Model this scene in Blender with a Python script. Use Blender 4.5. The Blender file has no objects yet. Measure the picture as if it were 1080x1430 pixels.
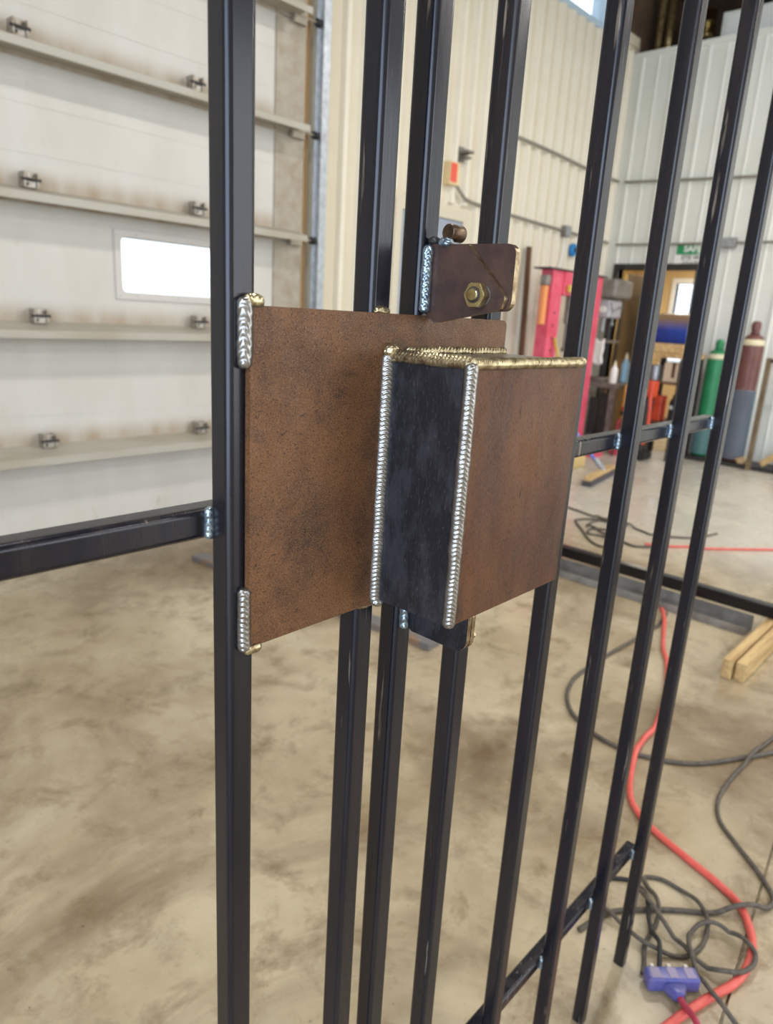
import bpy, bmesh, math, random
from mathutils import Vector, Matrix, noise
random.seed(7)
SC = bpy.context.scene
COL = SC.collection
PI = math.pi

# ------------------------------------------------------------------ camera
CAMH = 1.493
cam_d = bpy.data.cameras.new('camera')
cam = bpy.data.objects.new('camera', cam_d); COL.objects.link(cam)
cam_d.sensor_width = 36.0
cam_d.lens = 24.716
cam_d.clip_start = 0.02; cam_d.clip_end = 200
# world axes of the view: right, up, back
r_ = Vector((0.680627, -0.730383, 0.057329))
u_ = Vector((0.160494, 0.224995, 0.961051))
b_ = Vector((-0.714835, -0.644916, 0.270360))
M = Matrix(((r_.x, u_.x, b_.x, 0.0), (r_.y, u_.y, b_.y, 0.0), (r_.z, u_.z, b_.z, CAMH), (0, 0, 0, 1)))
cam.matrix_world = M
cam_d.dof.use_dof = True
cam_d.dof.focus_distance = 0.66
cam_d.dof.aperture_fstop = 7.0
SC.camera = cam

# ------------------------------------------------------------------ world and big lights
world = bpy.data.worlds.new('sky'); SC.world = world
world.use_nodes = True
bgn = world.node_tree.nodes['Background']
bgn.inputs['Color'].default_value = (0.86, 0.93, 1.0, 1)
bgn.inputs['Strength'].default_value = 2.8

def area(name, loc, direction, sx, sy, power, color):
    l = bpy.data.lights.new(name, 'AREA'); l.shape = 'RECTANGLE'
    l.size = sx; l.size_y = sy; l.energy = power; l.color = color
    o = bpy.data.objects.new(name, l); COL.objects.link(o)
    o.location = loc
    o.rotation_euler = Vector(direction).to_track_quat('-Z', 'Y').to_euler()
    return o
# daylight coming in through the open bay doors of the two walls behind the camera
area('daylight_right_bay', (6.2, -6.85, 2.3), (0, 1, 0), 5.0, 4.4, 230, (0.97, 0.98, 1.0))
area('daylight_front_bay', (-4.85, -2.9, 2.3), (1, 0, 0), 6.4, 4.4, 620, (0.62, 0.78, 1.0))

SC.view_settings.view_transform = 'Standard'
SC.view_settings.look = 'None'
SC.view_settings.exposure = -0.45
SC.view_settings.gamma = 1.0
SC.view_settings.use_curve_mapping = False

# ------------------------------------------------------------------ materials
def srgb(r, g, b):
    f = lambda c: (c / 255 / 12.92) if c / 255 <= 0.04045 else ((c / 255 + 0.055) / 1.055) ** 2.4
    return (f(r), f(g), f(b), 1.0)

MATS = {}
def mat(name, col, rough=0.6, metal=0.0, col2=None, scale=8.0, detail=6.0, lo=0.35, hi=0.65,
        stretch=(1, 1, 1), bump=0.0, bscale=None, rough2=None, spec=0.5, emit=None, estr=0.0, dark=None):
    """principled with a noise mix of two colours, optional fine relief"""
    if name in MATS: return MATS[name]
    m = bpy.data.materials.new(name); m.use_nodes = True
    nt = m.node_tree; N = nt.nodes; L = nt.links
    p = N['Principled BSDF']
    p.inputs['Base Color'].default_value = col
    p.inputs['Roughness'].default_value = rough
    p.inputs['Metallic'].default_value = metal
    p.inputs['Specular IOR Level'].default_value = spec
    if emit:
        p.inputs['Emission Color'].default_value = emit
        p.inputs['Emission Strength'].default_value = estr
    tc = N.new('ShaderNodeTexCoord'); mp = N.new('ShaderNodeMapping')
    mp.inputs['Scale'].default_value = stretch
    L.new(tc.outputs['Object'], mp.inputs['Vector'])
    if col2 is not None:
        nz = N.new('ShaderNodeTexNoise'); nz.inputs['Scale'].default_value = scale
        nz.inputs['Detail'].default_value = detail; nz.inputs['Roughness'].default_value = 0.62
        L.new(mp.outputs['Vector'], nz.inputs['Vector'])
        rp = N.new('ShaderNodeMapRange'); rp.inputs['From Min'].default_value = lo; rp.inputs['From Max'].default_value = hi
        L.new(nz.outputs['Fac'], rp.inputs['Value'])
        mx = N.new('ShaderNodeMix'); mx.data_type = 'RGBA'
        mx.inputs[6].default_value = col; mx.inputs[7].default_value = col2
        L.new(rp.outputs['Result'], mx.inputs[0])
        out = mx.outputs[2]
        if dark is not None:      # second, finer layer of specks
            dcol, dscale, dlo, dhi = dark
            n2 = N.new('ShaderNodeTexNoise'); n2.inputs['Scale'].default_value = dscale
            n2.inputs['Detail'].default_value = 5
            L.new(mp.outputs['Vector'], n2.inputs['Vector'])
            r2 = N.new('ShaderNodeMapRange'); r2.inputs['From Min'].default_value = dlo; r2.inputs['From Max'].default_value = dhi
            L.new(n2.outputs['Fac'], r2.inputs['Value'])
            m2 = N.new('ShaderNodeMix'); m2.data_type = 'RGBA'
            L.new(out, m2.inputs[6]); m2.inputs[7].default_value = dcol
            L.new(r2.outputs['Result'], m2.inputs[0])
            out = m2.outputs[2]
        L.new(out, p.inputs['Base Color'])
        if rough2 is not None:
            rr = N.new('ShaderNodeMapRange'); rr.inputs['To Min'].default_value = rough; rr.inputs['To Max'].default_value = rough2
            L.new(rp.outputs['Result'], rr.inputs['Value']); L.new(rr.outputs['Result'], p.inputs['Roughness'])
    if bump:
        nb = N.new('ShaderNodeTexNoise'); nb.inputs['Scale'].default_value = bscale or scale * 3
        nb.inputs['Detail'].default_value = 4
        L.new(mp.outputs['Vector'], nb.inputs['Vector'])
        bp = N.new('ShaderNodeBump'); bp.inputs['Strength'].default_value = bump; bp.inputs['Distance'].default_value = 0.002
        L.new(nb.outputs['Fac'], bp.inputs['Height']); L.new(bp.outputs['Normal'], p.inputs['Normal'])
    MATS[name] = m
    return m

def glass_mat():
    m = bpy.data.materials.new('clear_glass'); m.use_nodes = True
    p = m.node_tree.nodes['Principled BSDF']
    p.inputs['Base Color'].default_value = (0.95, 0.98, 1, 1)
    p.inputs['Roughness'].default_value = 0.02
    p.inputs['Transmission Weight'].default_value = 1.0
    p.inputs['IOR'].default_value = 1.05
    return m
GLASS = glass_mat()

def concrete():
    m = bpy.data.materials.new('stained_concrete'); m.use_nodes = True
    nt = m.node_tree; N = nt.nodes; L = nt.links
    p = N['Principled BSDF']
    tc = N.new('ShaderNodeTexCoord')
    def nz(scale, detail, rough, lo, hi, dist=0.0):
        n = N.new('ShaderNodeTexNoise'); n.inputs['Scale'].default_value = scale; n.inputs['Detail'].default_value = detail
        n.inputs['Roughness'].default_value = rough; n.inputs['Distortion'].default_value = dist
        L.new(tc.outputs['Object'], n.inputs['Vector'])
        r = N.new('ShaderNodeMapRange'); r.inputs['From Min'].default_value = lo; r.inputs['From Max'].default_value = hi
        L.new(n.outputs['Fac'], r.inputs['Value']); return r.outputs['Result']
    def mix(fac, a, b):
        x = N.new('ShaderNodeMix'); x.data_type = 'RGBA'
        for s, v in ((6, a), (7, b)):
            if isinstance(v, tuple): x.inputs[s].default_value = v
            else: L.new(v, x.inputs[s])
        L.new(fac, x.inputs[0]); return x.outputs[2]
    c = mix(nz(1.3, 8, 0.62, 0.36, 0.66), srgb(190, 177, 150), srgb(150, 133, 104))
    c = mix(nz(0.62, 8, 0.64, 0.46, 0.64, 0.8), c, srgb(104, 84, 60))
    c = mix(nz(5.5, 8, 0.72, 0.50, 0.74, 0.4), c, srgb(114, 95, 68))
    c = mix(nz(26, 6, 0.7, 0.60, 0.80), c, srgb(176, 168, 148))
    c = mix(nz(70, 4, 0.6, 0.66, 0.76), c, srgb(66, 56, 44))
    # daylight on the floor beyond the tube frame, painted as a paler tone
    sp = N.new('ShaderNodeSeparateXYZ'); L.new(tc.outputs['Object'], sp.inputs[0])
    pale = N.new('ShaderNodeMapRange'); pale.interpolation_type = 'SMOOTHSTEP'
    pale.inputs['From Min'].default_value = 4.3; pale.inputs['From Max'].default_value = 5.6; pale.inputs['To Max'].default_value = 0.78
    L.new(sp.outputs['X'], pale.inputs['Value'])
    c = mix(pale.outputs['Result'], c, srgb(204, 199, 187))
    L.new(c, p.inputs['Base Color'])
    rr = N.new('ShaderNodeMapRange'); rr.inputs['To Min'].default_value = 0.13; rr.inputs['To Max'].default_value = 0.42
    L.new(nz(2.2, 6, 0.6, 0.35, 0.65), rr.inputs['Value']); L.new(rr.outputs['Result'], p.inputs['Roughness'])
    b = N.new('ShaderNodeBump'); b.inputs['Strength'].default_value = 0.06; b.inputs['Distance'].default_value = 0.004
    L.new(nz(9, 8, 0.7, 0.2, 0.8), b.inputs['Height']); L.new(b.outputs['Normal'], p.inputs['Normal'])
    p.inputs['Specular IOR Level'].default_value = 0.45
    return m

def rust_plate(name, base, light, darkc, streak=1.0, grain=srgb(142, 104, 66)):
    """hot-rolled plate with a brown rust bloom: soft blotches plus fine grain"""
    m = bpy.data.materials.new(name); m.use_nodes = True
    nt = m.node_tree; N = nt.nodes; L = nt.links
    p = N['Principled BSDF']
    tc = N.new('ShaderNodeTexCoord'); mp = N.new('ShaderNodeMapping'); mp.inputs['Scale'].default_value = (1, 1, 1 / streak)
    L.new(tc.outputs['Object'], mp.inputs['Vector'])
    def nz(scale, detail, rough, lo, hi, dist=0.0):
        n = N.new('ShaderNodeTexNoise'); n.inputs['Scale'].default_value = scale; n.inputs['Detail'].default_value = detail
        n.inputs['Roughness'].default_value = rough; n.inputs['Distortion'].default_value = dist
        L.new(mp.outputs['Vector'], n.inputs['Vector'])
        r = N.new('ShaderNodeMapRange'); r.inputs['From Min'].default_value = lo; r.inputs['From Max'].default_value = hi
        L.new(n.outputs['Fac'], r.inputs['Value']); return r.outputs['Result']
    def mix(fac, a, b):
        x = N.new('ShaderNodeMix'); x.data_type = 'RGBA'
        for s, v in ((6, a), (7, b)):
            if isinstance(v, tuple): x.inputs[s].default_value = v
            else: L.new(v, x.inputs[s])
        L.new(fac, x.inputs[0]); return x.outputs[2]
    c = mix(nz(14, 5, 0.6, 0.38, 0.62), base, light)
    c = mix(nz(22, 6, 0.6, 0.52, 0.74, 0.5), c, darkc)
    c = mix(nz(900, 3, 0.6, 0.50, 0.70), c, grain)
    c = mix(nz(700, 4, 0.7, 0.52, 0.66), c, srgb(40, 27, 20))
    c = mix(nz(160, 4, 0.7, 0.64, 0.72), c, srgb(36, 25, 20))
    L.new(c, p.inputs['Base Color'])
    p.inputs['Metallic'].default_value = 0.25
    rr = N.new('ShaderNodeMapRange'); rr.inputs['To Min'].default_value = 0.42; rr.inputs['To Max'].default_value = 0.62
    L.new(nz(40, 4, 0.6, 0.3, 0.7), rr.inputs['Value']); L.new(rr.outputs['Result'], p.inputs['Roughness'])
    b = N.new('ShaderNodeBump'); b.inputs['Strength'].default_value = 0.18; b.inputs['Distance'].default_value = 0.0006
    L.new(nz(420, 4, 0.7, 0.3, 0.7), b.inputs['Height']); L.new(b.outputs['Normal'], p.inputs['Normal'])
    return m

FLOOR_M = concrete()
RUST = rust_plate('rusty_plate', srgb(86, 57, 39), srgb(116, 78, 49), srgb(58, 38, 30))
RUST_BOX = rust_plate('rusty_box_face', srgb(76, 44, 30), srgb(108, 68, 36), srgb(50, 31, 25), 2.5, srgb(108, 70, 42))
SCALE_M = mat('blue_mill_scale', srgb(38, 38, 44), 0.34, 0.4, srgb(54, 53, 60), 40, 12, 0.46, 0.58, (1, 1, 0.45), 0.25, 320, 0.46,
              dark=(srgb(76, 74, 80), 520, 0.58, 0.78))
TAB_M = mat('tab_steel', srgb(74, 57, 54), 0.42, 0.4, srgb(96, 72, 62), 40, 6, 0.4, 0.65, bump=0.1, bscale=300)
BAR_M = mat('black_tube_steel', srgb(26, 27, 37), 0.20, 0.25, srgb(42, 38, 40), 9, 6, 0.42, 0.7, (3, 3, 0.25), 0.04, 120, 0.34,
            dark=(srgb(128, 118, 108), 30, 0.67, 0.74))
WELD = mat('silver_weld', srgb(160, 158, 156), 0.30, 0.9, srgb(140, 136, 130), 90, 4, 0.4, 0.7)
WELD_G = mat('straw_weld', srgb(206, 194, 158), 0.3, 0.9, srgb(130, 112, 84), 120, 5, 0.42, 0.66)
WELD_B = mat('blue_weld', srgb(168, 186, 200), 0.3, 0.85, srgb(96, 104, 116), 160, 4, 0.4, 0.7)
BRASS = mat('zinc_yellow_nut', srgb(204, 194, 156), 0.25, 0.95, srgb(160, 140, 98), 90, 4)
EDGE = mat('ground_edge', srgb(190, 172, 138), 0.3, 0.9, srgb(120, 96, 70), 120, 4)
DOOR_M = mat('door_skin', srgb(202, 199, 193), 0.5, 0, srgb(190, 186, 178), 2.2, 6, 0.35, 0.7, (1, 1, 0.4), dark=(srgb(170, 158, 140), 9, 0.66, 0.8))
STRUT_M = mat('door_strut_paint', srgb(174, 170, 158), 0.5, 0, srgb(158, 148, 128), 3, 5, 0.45, 0.7, (0.4, 1, 1))
STILE_M = mat('grimy_stile', srgb(168, 160, 146), 0.55, 0.1, srgb(150, 138, 120), 9, 6)
GALV = mat('galvanised', srgb(182, 188, 196), 0.35, 0.7, srgb(150, 154, 160), 20, 4)
WALL_M = mat('liner_panel_cream', srgb(214, 206, 186), 0.55, 0, srgb(206, 196, 174), 1.5, 5, 0.35, 0.7)
WALL_W = mat('liner_panel_white', srgb(226, 228, 222), 0.55, 0, srgb(216, 218, 210), 1.5, 5, 0.35, 0.7)
BROWN = mat('brown_insulation', srgb(104, 82, 62), 0.8, 0, srgb(76, 58, 44), 3, 5)
CONDUIT = mat('conduit_grey', srgb(150, 146, 136), 0.4, 0.5)
DARKM = mat('dark_painted_steel', srgb(42, 42, 46), 0.45, 0.3, srgb(62, 58, 56), 12, 5)
RED = mat('press_red', srgb(222, 98, 122), 0.42, 0, srgb(208, 72, 94), 6, 5)
GREYM = mat('machine_grey', srgb(140, 136, 130), 0.5, 0.1, srgb(112, 106, 98), 8, 5)
BENCH = mat('bench_steel', srgb(136, 128, 122), 0.5, 0.2, srgb(96, 86, 78), 14, 6)
WOODM = mat('lumber', srgb(206, 178, 126), 0.7, 0, srgb(168, 134, 88), 10, 6, 0.4, 0.65, (0.25, 3, 3), dark=(srgb(128, 96, 64), 40, 0.62, 0.8))
WOODD = mat('brown_board', srgb(112, 78, 52), 0.7, 0, srgb(80, 54, 38), 10, 6, stretch=(3, 3, 0.3))
WHITE = mat('white_plastic', srgb(232, 232, 228), 0.4)
BLACK = mat('black_rubber', srgb(24, 24, 26), 0.6, 0, srgb(40, 38, 38), 30, 4)
CORD = mat('grey_cord', srgb(96, 88, 78), 0.6, 0, srgb(66, 60, 54), 60, 5, bump=0.2, bscale=300)
HOSE = mat('red_air_hose', srgb(220, 100, 90), 0.45, 0, srgb(204, 80, 72), 25, 5)
BLUEP = mat('blue_plastic', srgb(74, 82, 150), 0.3, 0, srgb(104, 96, 150), 30, 5)

# ------------------------------------------------------------------ mesh helpers
def new_obj(name, bm, m, parent=None, smooth=False, wn=False):
    me = bpy.data.meshes.new(name)
    bmesh.ops.recalc_face_normals(bm, faces=bm.faces)
    bm.to_mesh(me); bm.free()
    if m is not None:
        for x in (m if isinstance(m, (list, tuple)) else [m]): me.materials.append(x)
    if smooth:
        for p in me.polygons: p.use_smooth = True
    o = bpy.data.objects.new(name, me); COL.objects.link(o)
    if parent is not None: o.parent = parent
    if wn:
        w = o.modifiers.new('wn', 'WEIGHTED_NORMAL'); w.weight = 80
    return o

def tag(o, label=None, cat=None, group=None, kind=None):
    if label: o['label'] = label
    if cat: o['category'] = cat
    if group: o['group'] = group
    if kind: o['kind'] = kind
    return o

def empty(name, loc=(0, 0, 0), rz=0.0):
    o = bpy.data.objects.new(name, None); COL.objects.link(o)
    o.location = loc; o.rotation_euler = (0, 0, rz); o.empty_display_size = 0.1
    return o

def box(bm, x0, x1, y0, y1, z0, z1, mtx=None, bev=0.0, seg=2):
    v = [bm.verts.new(c) for c in ((x0, y0, z0), (x1, y0, z0), (x1, y1, z0), (x0, y1, z0), (x0, y0, z1), (x1, y0, z1), (x1, y1, z1), (x0, y1, z1))]
    fs = [bm.faces.new([v[i] for i in q]) for q in ((3, 2, 1, 0), (4, 5, 6, 7), (0, 1, 5, 4), (1, 2, 6, 5), (2, 3, 7, 6), (3, 0, 4, 7))]
    if bev:
        es = list({e for f in fs for e in f.edges})
        r = bmesh.ops.bevel(bm, geom=es, offset=bev, segments=seg, affect='EDGES', profile=0.5)
        vs = list({q for f in r['faces'] for q in f.verts} | {q for q in v if q.is_valid})
    else: vs = v
    if mtx is not None: bmesh.ops.transform(bm, matrix=mtx, verts=vs)
    return bm

def B(*a, **k):
    bm = bmesh.new(); box(bm, *a, **k); return bm

def frame_for(t):
    t = Vector(t).normalized()
    a = Vector((0, 0, 1)) if abs(t.z) < 0.9 else Vector((1, 0, 0))
    n = t.cross(a).normalized(); return n, n.cross(t).normalized()

def cyl(bm, p0, p1, r0, r1=None, seg=16, cap=True):
    r1 = r0 if r1 is None else r1
    p0 = Vector(p0); p1 = Vector(p1); n, b = frame_for(p1 - p0)
    ra = []; rb = []
    for i in range(seg):
        a = 2 * PI * i / seg; d = n * math.cos(a) + b * math.sin(a)
        ra.append(bm.verts.new(p0 + d * r0)); rb.append(bm.verts.new(p1 + d * r1))
    for i in range(seg):
        j = (i + 1) % seg; bm.faces.new((ra[i], ra[j], rb[j], rb[i]))
    if cap:
        bm.faces.new(ra[::-1]); bm.faces.new(rb)
    return bm

def catmull(pts, n=6):
    pts = [Vector(p) for p in pts]; out = []
    for i in range(len(pts) - 1):
        p0 = pts[max(i - 1, 0)]; p1 = pts[i]; p2 = pts[i + 1]; p3 = pts[min(i + 2, len(pts) - 1)]
        for k in range(n):
            t = k / n
            out.append(0.5 * ((2 * p1) + (p2 - p0) * t + (2 * p0 - 5 * p1 + 4 * p2 - p3) * t * t + (3 * p1 - p0 - 3 * p2 + p3) * t ** 3))
    out.append(pts[-1]); return out

def tube(bm, pts, r, seg=10):
    pts = [Vector(p) for p in pts]; rings = []; n = None
    for i, p in enumerate(pts):
        t = (pts[min(i + 1, len(pts) - 1)] - pts[max(i - 1, 0)]).normalized()
        if n is None: n, _ = frame_for(t)
        n = (n - t * n.dot(t)).normalized(); b = t.cross(n)
        rings.append([bm.verts.new(p + (n * math.cos(2 * PI * k / seg) + b * math.sin(2 * PI * k / seg)) * r) for k in range(seg)])
    for a, c in zip(rings, rings[1:]):
        for k in range(seg):
            j = (k + 1) % seg; bm.faces.new((a[k], a[j], c[j], c[k]))
    bm.faces.new(rings[0][::-1]); bm.faces.new(rings[-1])
    return bm

def lathe(bm, prof, origin=(0, 0, 0), seg=24, axis='z'):
    o = Vector(origin); rings = []
    for r, h in prof:
        ring = []
        for k in range(seg):
            a = 2 * PI * k / seg
            if axis == 'z': q = Vector((r * math.cos(a), r * math.sin(a), h))
            elif axis == 'y': q = Vector((r * math.cos(a), h, r * math.sin(a)))
            else: q = Vector((h, r * math.cos(a), r * math.sin(a)))
            ring.append(bm.verts.new(o + q))
        rings.append(ring)
    for a, c in zip(rings, rings[1:]):
        for k in range(seg):
            j = (k + 1) % seg; bm.faces.new((a[k], a[j], c[j], c[k]))
    bm.faces.new(rings[0][::-1]); bm.faces.new(rings[-1]); return bm

def prism(bm, pts, d):
    """polygon pts (3D, planar) extruded by vector d"""
    a = [bm.verts.new(p) for p in pts]; c = [bm.verts.new(Vector(p) + Vector(d)) for p in pts]
    n = len(pts); bm.faces.new(a[::-1]); bm.faces.new(c)
    for i in range(n):
        j = (i + 1) % n; bm.faces.new((a[i], a[j], c[j], c[i]))
    return bm

def round_poly(pts, radii, seg=5):
    """2D polygon with rounded corners"""
    out = []; n = len(pts)
    for i in range(n):
        p = Vector(pts[i]); r = radii[i]
        if r <= 0: out.append(tuple(p)); continue
        a = (Vector(pts[i - 1]) - p).normalized(); c = (Vector(pts[(i + 1) % n]) - p).normalized()
        ang = a.angle(c); d = r / math.tan(ang / 2)
        ctr = p + (a + c).normalized() * (r / math.sin(ang / 2))
        s = p + a * d - ctr; e = p + c * d - ctr
        a0 = math.atan2(s.y, s.x); da = (math.atan2(e.y, e.x) - a0 + PI) % (2 * PI) - PI
        for k in range(seg + 1):
            t = a0 + da * k / seg; out.append((ctr.x + r * math.cos(t), ctr.y + r * math.sin(t)))
    return out

def sqtube(bm, p0, p1, s, rad=0.0056, seg=6):
    """square tube with rounded corners between two axis points (axis along x, y or z)"""
    p0 = Vector(p0); p1 = Vector(p1); t = (p1 - p0).normalized()
    ax = max(range(3), key=lambda i: abs(t[i]))
    e = [Vector((1, 0, 0)), Vector((0, 1, 0)), Vector((0, 0, 1))]
    u, v = [e[i] for i in range(3) if i != ax]
    h = s / 2
    pr = round_poly([(-h, -h), (h, -h), (h, h), (-h, h)], [rad] * 4, seg)
    a = [bm.verts.new(p0 + u * x + v * y) for x, y in pr]; c = [bm.verts.new(p1 + u * x + v * y) for x, y in pr]
    n = len(pr); bm.faces.new(a[::-1]); bm.faces.new(c)
    for i in range(n):
        j = (i + 1) % n; bm.faces.new((a[i], a[j], c[j], c[i]))
    return bm

def weld(name, p0, p1, normal, w, m, parent, pitch=0.0036, h=None, amp=0.0009, jit=0.0004, curve=0.6, over=0.0):
    """rippled weld bead (stacked crescents) laid from p0 to p1 facing normal"""
    p0 = Vector(p0); p1 = Vector(p1); L = (p1 - p0).length; t = (p1 - p0) / L
    n = Vector(normal).normalized(); n = (n - t * n.dot(t)).normalized(); b = n.cross(t)
    h = h or w * 0.34
    ns = max(8, int(L / pitch * 7)); nv = 12
    bm = bmesh.new(); rows = []
    sd = random.random() * 50
    for i in range(ns + 1):
        s = L * i / ns
        endf = min(1.0, min(s, L - s) / (w * 0.45)); endf = math.sqrt(max(0.0, 1 - (1 - endf) ** 2)) if endf < 1 else 1.0
        wob = noise.noise(Vector((s * 60, sd, 0))) * jit
        ww = w * (0.97 + 0.12 * noise.noise(Vector((s * 90, sd, 5)))) * (0.35 + 0.65 * endf)
        row = []
        for k in range(nv + 1):
            v = -1 + 2 * k / nv
            prof = math.sqrt(max(0.0, 1 - v * v)) if abs(v) < 1 else 0.0
            ph = (s + curve * pitch * 2.6 * v * v + 0.25 * pitch * noise.noise(Vector((s * 150, v * 2, sd)))) / pitch
            fr = ph - math.floor(ph)
            rip = amp * abs(math.sin(PI * ph)) * prof ** 0.5
            hh = (h * prof + rip) * (0.25 + 0.75 * endf) - 0.0012 * (1 - prof)
            row.append(bm.verts.new(p0 + t * s + b * (v * ww / 2 + wob) + n * hh))
        rows.append(row)
    for a, c in zip(rows, rows[1:]):
        for k in range(nv): bm.faces.new((a[k], a[k + 1], c[k + 1], c[k]))
    # flat back so the bead is a closed solid
    bk = [[bm.verts.new(r[0].co - n * w * 0.25), bm.verts.new(r[-1].co - n * w * 0.25)] for r in (rows[0], rows[-1])]
    bm.faces.new([bk[0][0], bk[0][1], bk[1][1], bk[1][0]])
    bm.faces.new([r[0] for r in rows] + [bk[1][0], bk[0][0]])
    bm.faces.new([bk[0][1], bk[1][1]] + [r[-1] for r in rows[::-1]])
    bm.faces.new(rows[0][::-1] + [bk[0][0], bk[0][1]])
    bm.faces.new(rows[-1] + [bk[1][1], bk[1][0]])
    o = new_obj(name, bm, m, parent)
    for p in o.data.polygons: p.use_smooth = len(p.vertices) == 4
    return o

def blob(name, c, rx, ry, rz, m, parent, seed=0):
    bm = bmesh.new(); bmesh.ops.create_icosphere(bm, subdivisions=4, radius=1.0)
    for v in bm.verts:
        d = 1 + 0.16 * noise.noise(v.co * 2.3 + Vector((seed, 0, 0))) + 0.05 * noise.noise(v.co * 7 + Vector((seed, 3, 0)))
        v.co = Vector((v.co.x * rx * d, v.co.y * ry * d, v.co.z * rz * d)) + Vector(c)
    return new_obj(name, bm, m, parent, smooth=True)

def struct(name, bm, m, parent=None, smooth=False):
    o = new_obj(name, bm, m, parent, smooth)
    if parent is None: o['kind'] = 'structure'
    return o

# ------------------------------------------------------------------ room shell
XB, XF = -5.0, 9.18          # wall behind the camera, far wall
YR, YL = -7.0, 4.62          # right wall, left wall
ZC = 6.2
T = 0.15

# floor, with a sawn control joint running past the gate
def joint_y(x): return 0.216 + 0.111 * (x - 1.493)
bm = bmesh.new()
xa, xb, ya, yb = XB - 1.0, 13.0, YR - 1.0, YL + 1.0
g = 0.0035; dp = 0.012
def fquad(p): bm.faces.new([bm.verts.new(q) for q in p])
fquad([(xa, ya, 0), (xb, ya, 0), (xb, joint_y(xb) - g, 0), (xa, joint_y(xa) - g, 0)])
fquad([(xa, joint_y(xa) + g, 0), (xb, joint_y(xb) + g, 0), (xb, yb, 0), (xa, yb, 0)])
fquad([(xa, joint_y(xa) - g, 0), (xb, joint_y(xb) - g, 0), (xb, joint_y(xb) - g * .5, -dp), (xa, joint_y(xa) - g * .5, -dp)])
fquad([(xa, joint_y(xa) + g, 0), (xb, joint_y(xb) + g, 0), (xb, joint_y(xb) + g * .5, -dp), (xa, joint_y(xa) + g * .5, -dp)])
fquad([(xa, joint_y(xa) - g * .5, -dp), (xb, joint_y(xb) - g * .5, -dp), (xb, joint_y(xb) + g * .5, -dp), (xa, joint_y(xa) + g * .5, -dp)])
fquad([(xa, ya, -.2), (xa, yb, -.2), (xb, yb, -.2), (xb, ya, -.2)])
bmesh.ops.remove_doubles(bm, verts=bm.verts, dist=1e-5)
struct('floor', bm, FLOOR_M)

# left wall: solid strips around the overhead door opening and the high window
WX0, WX1, WZ0, WZ1 = 5.6, 8.33, 4.80, 5.75
bm = bmesh.new()
box(bm, 3.86, WX0, YL, YL + T, 0, ZC); box(bm, WX1, 8.72, YL, YL + T, 0, ZC); box(bm, 8.72, XF + .12, YL, YL + T, 0, 4.86)
box(bm, WX0, WX1, YL, YL + T, 0, WZ0); box(bm, WX0, WX1, YL, YL + T, WZ1, ZC)
box(bm, XB, 3.86, YL, YL + T, 4.42, ZC); box(bm, XB, -1.9, YL, YL + T, 0, 4.42)
wl = struct('wall_left', bm, WALL_M)
def rib_mesh(h, w=0.042, d=0.042):
    b2 = bmesh.new()
    prism(b2, [(-w, 0, 0), (-w * .55, -d, 0), (w * .55, -d, 0), (w, 0, 0)], (0, 0, h))
    me = bpy.data.meshes.new('panel_rib'); bmesh.ops.recalc_face_normals(b2, faces=b2.faces); b2.to_mesh(me); b2.free()
    return me
RIB_M = mat('liner_rib_highlight', srgb(230, 224, 208), 0.45, 0, srgb(222, 214, 195), 1.5, 5, 0.35, 0.7)  # paler than the panel: the ribs' glossy highlight is put into their colour
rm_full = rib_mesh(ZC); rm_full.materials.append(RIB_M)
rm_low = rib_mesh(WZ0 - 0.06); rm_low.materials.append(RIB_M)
x = 4.317
while x < XF - 0.05:
    under = WX0 - .05 < x < WX1 + .05
    if not (4.92 < x < 6.12):
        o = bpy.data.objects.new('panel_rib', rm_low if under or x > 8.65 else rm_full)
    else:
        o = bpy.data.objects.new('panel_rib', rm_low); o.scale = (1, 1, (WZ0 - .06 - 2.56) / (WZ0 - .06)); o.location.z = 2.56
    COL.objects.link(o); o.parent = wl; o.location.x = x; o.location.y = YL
    x += 0.2065
# high window in the left wall
w1 = struct('window_1', (lambda b: (box(b, WX0 - .05, WX1 + .05, YL - .03, YL + T, WZ0 - .06, WZ0), box(b, WX0 - .05, WX1 + .05, YL - .03, YL + T, WZ1, WZ1 + .06),
      box(b, WX0, WX0 + .05, YL - .03, YL + T + .01, WZ0, WZ1), box(b, WX1 - .03, WX1 + .05, YL - .03, YL - .001, WZ0, WZ1), box(b, WX1 - .03, WX1 - .002, YL, YL + T + .01, WZ0, WZ1), b)[-1])(bmesh.new()), mat('window_frame_blue', srgb(190, 212, 228), 0.4))
new_obj('pane', B(WX0 + .05, WX1 - .031, YL + .06, YL + .066, WZ0 + .001, WZ1 - .001), GLASS, w1)

# far wall with a doorway, lower than the roof: a mezzanine runs behind its top
DY0, DY1, DZ = 3.43, 4.43, 2.23
ZM = 4.74
bm = bmesh.new()
box(bm, XF, XF + .12, DY1, YL, 0, ZM); box(bm, XF, XF + .12, YR, DY0, 0, ZM); box(bm, XF, XF + .12, DY0, DY1, DZ, ZM)
wf = struct('wall_back', bm, WALL_W)
b2 = bmesh.new(); prism(b2, [(0, -.022, 0), (-.016, -.012, 0), (-.016, .012, 0), (0, .022, 0)], (0, 0, 1.0))
rmw = bpy.data.meshes.new('panel_rib'); bmesh.ops.recalc_face_normals(b2, faces=b2.faces); b2.to_mesh(rmw); b2.free(); rmw.materials.append(WALL_W)
y = YL - 0.13; k = 0
while y > -2.0:
    z0 = DZ + 0.02 if DY0 - .08 < y < DY1 + .08 else 0.0
    o = bpy.data.objects.new('panel_rib', rmw); COL.objects.link(o); o.parent = wf
    o.location = (XF, y, z0); o.scale = (1 if k % 2 == 0 else .6, 1 if k % 2 == 0 else .7, ZM - .06 - z0)
    y -= 0.2; k += 1
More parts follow.
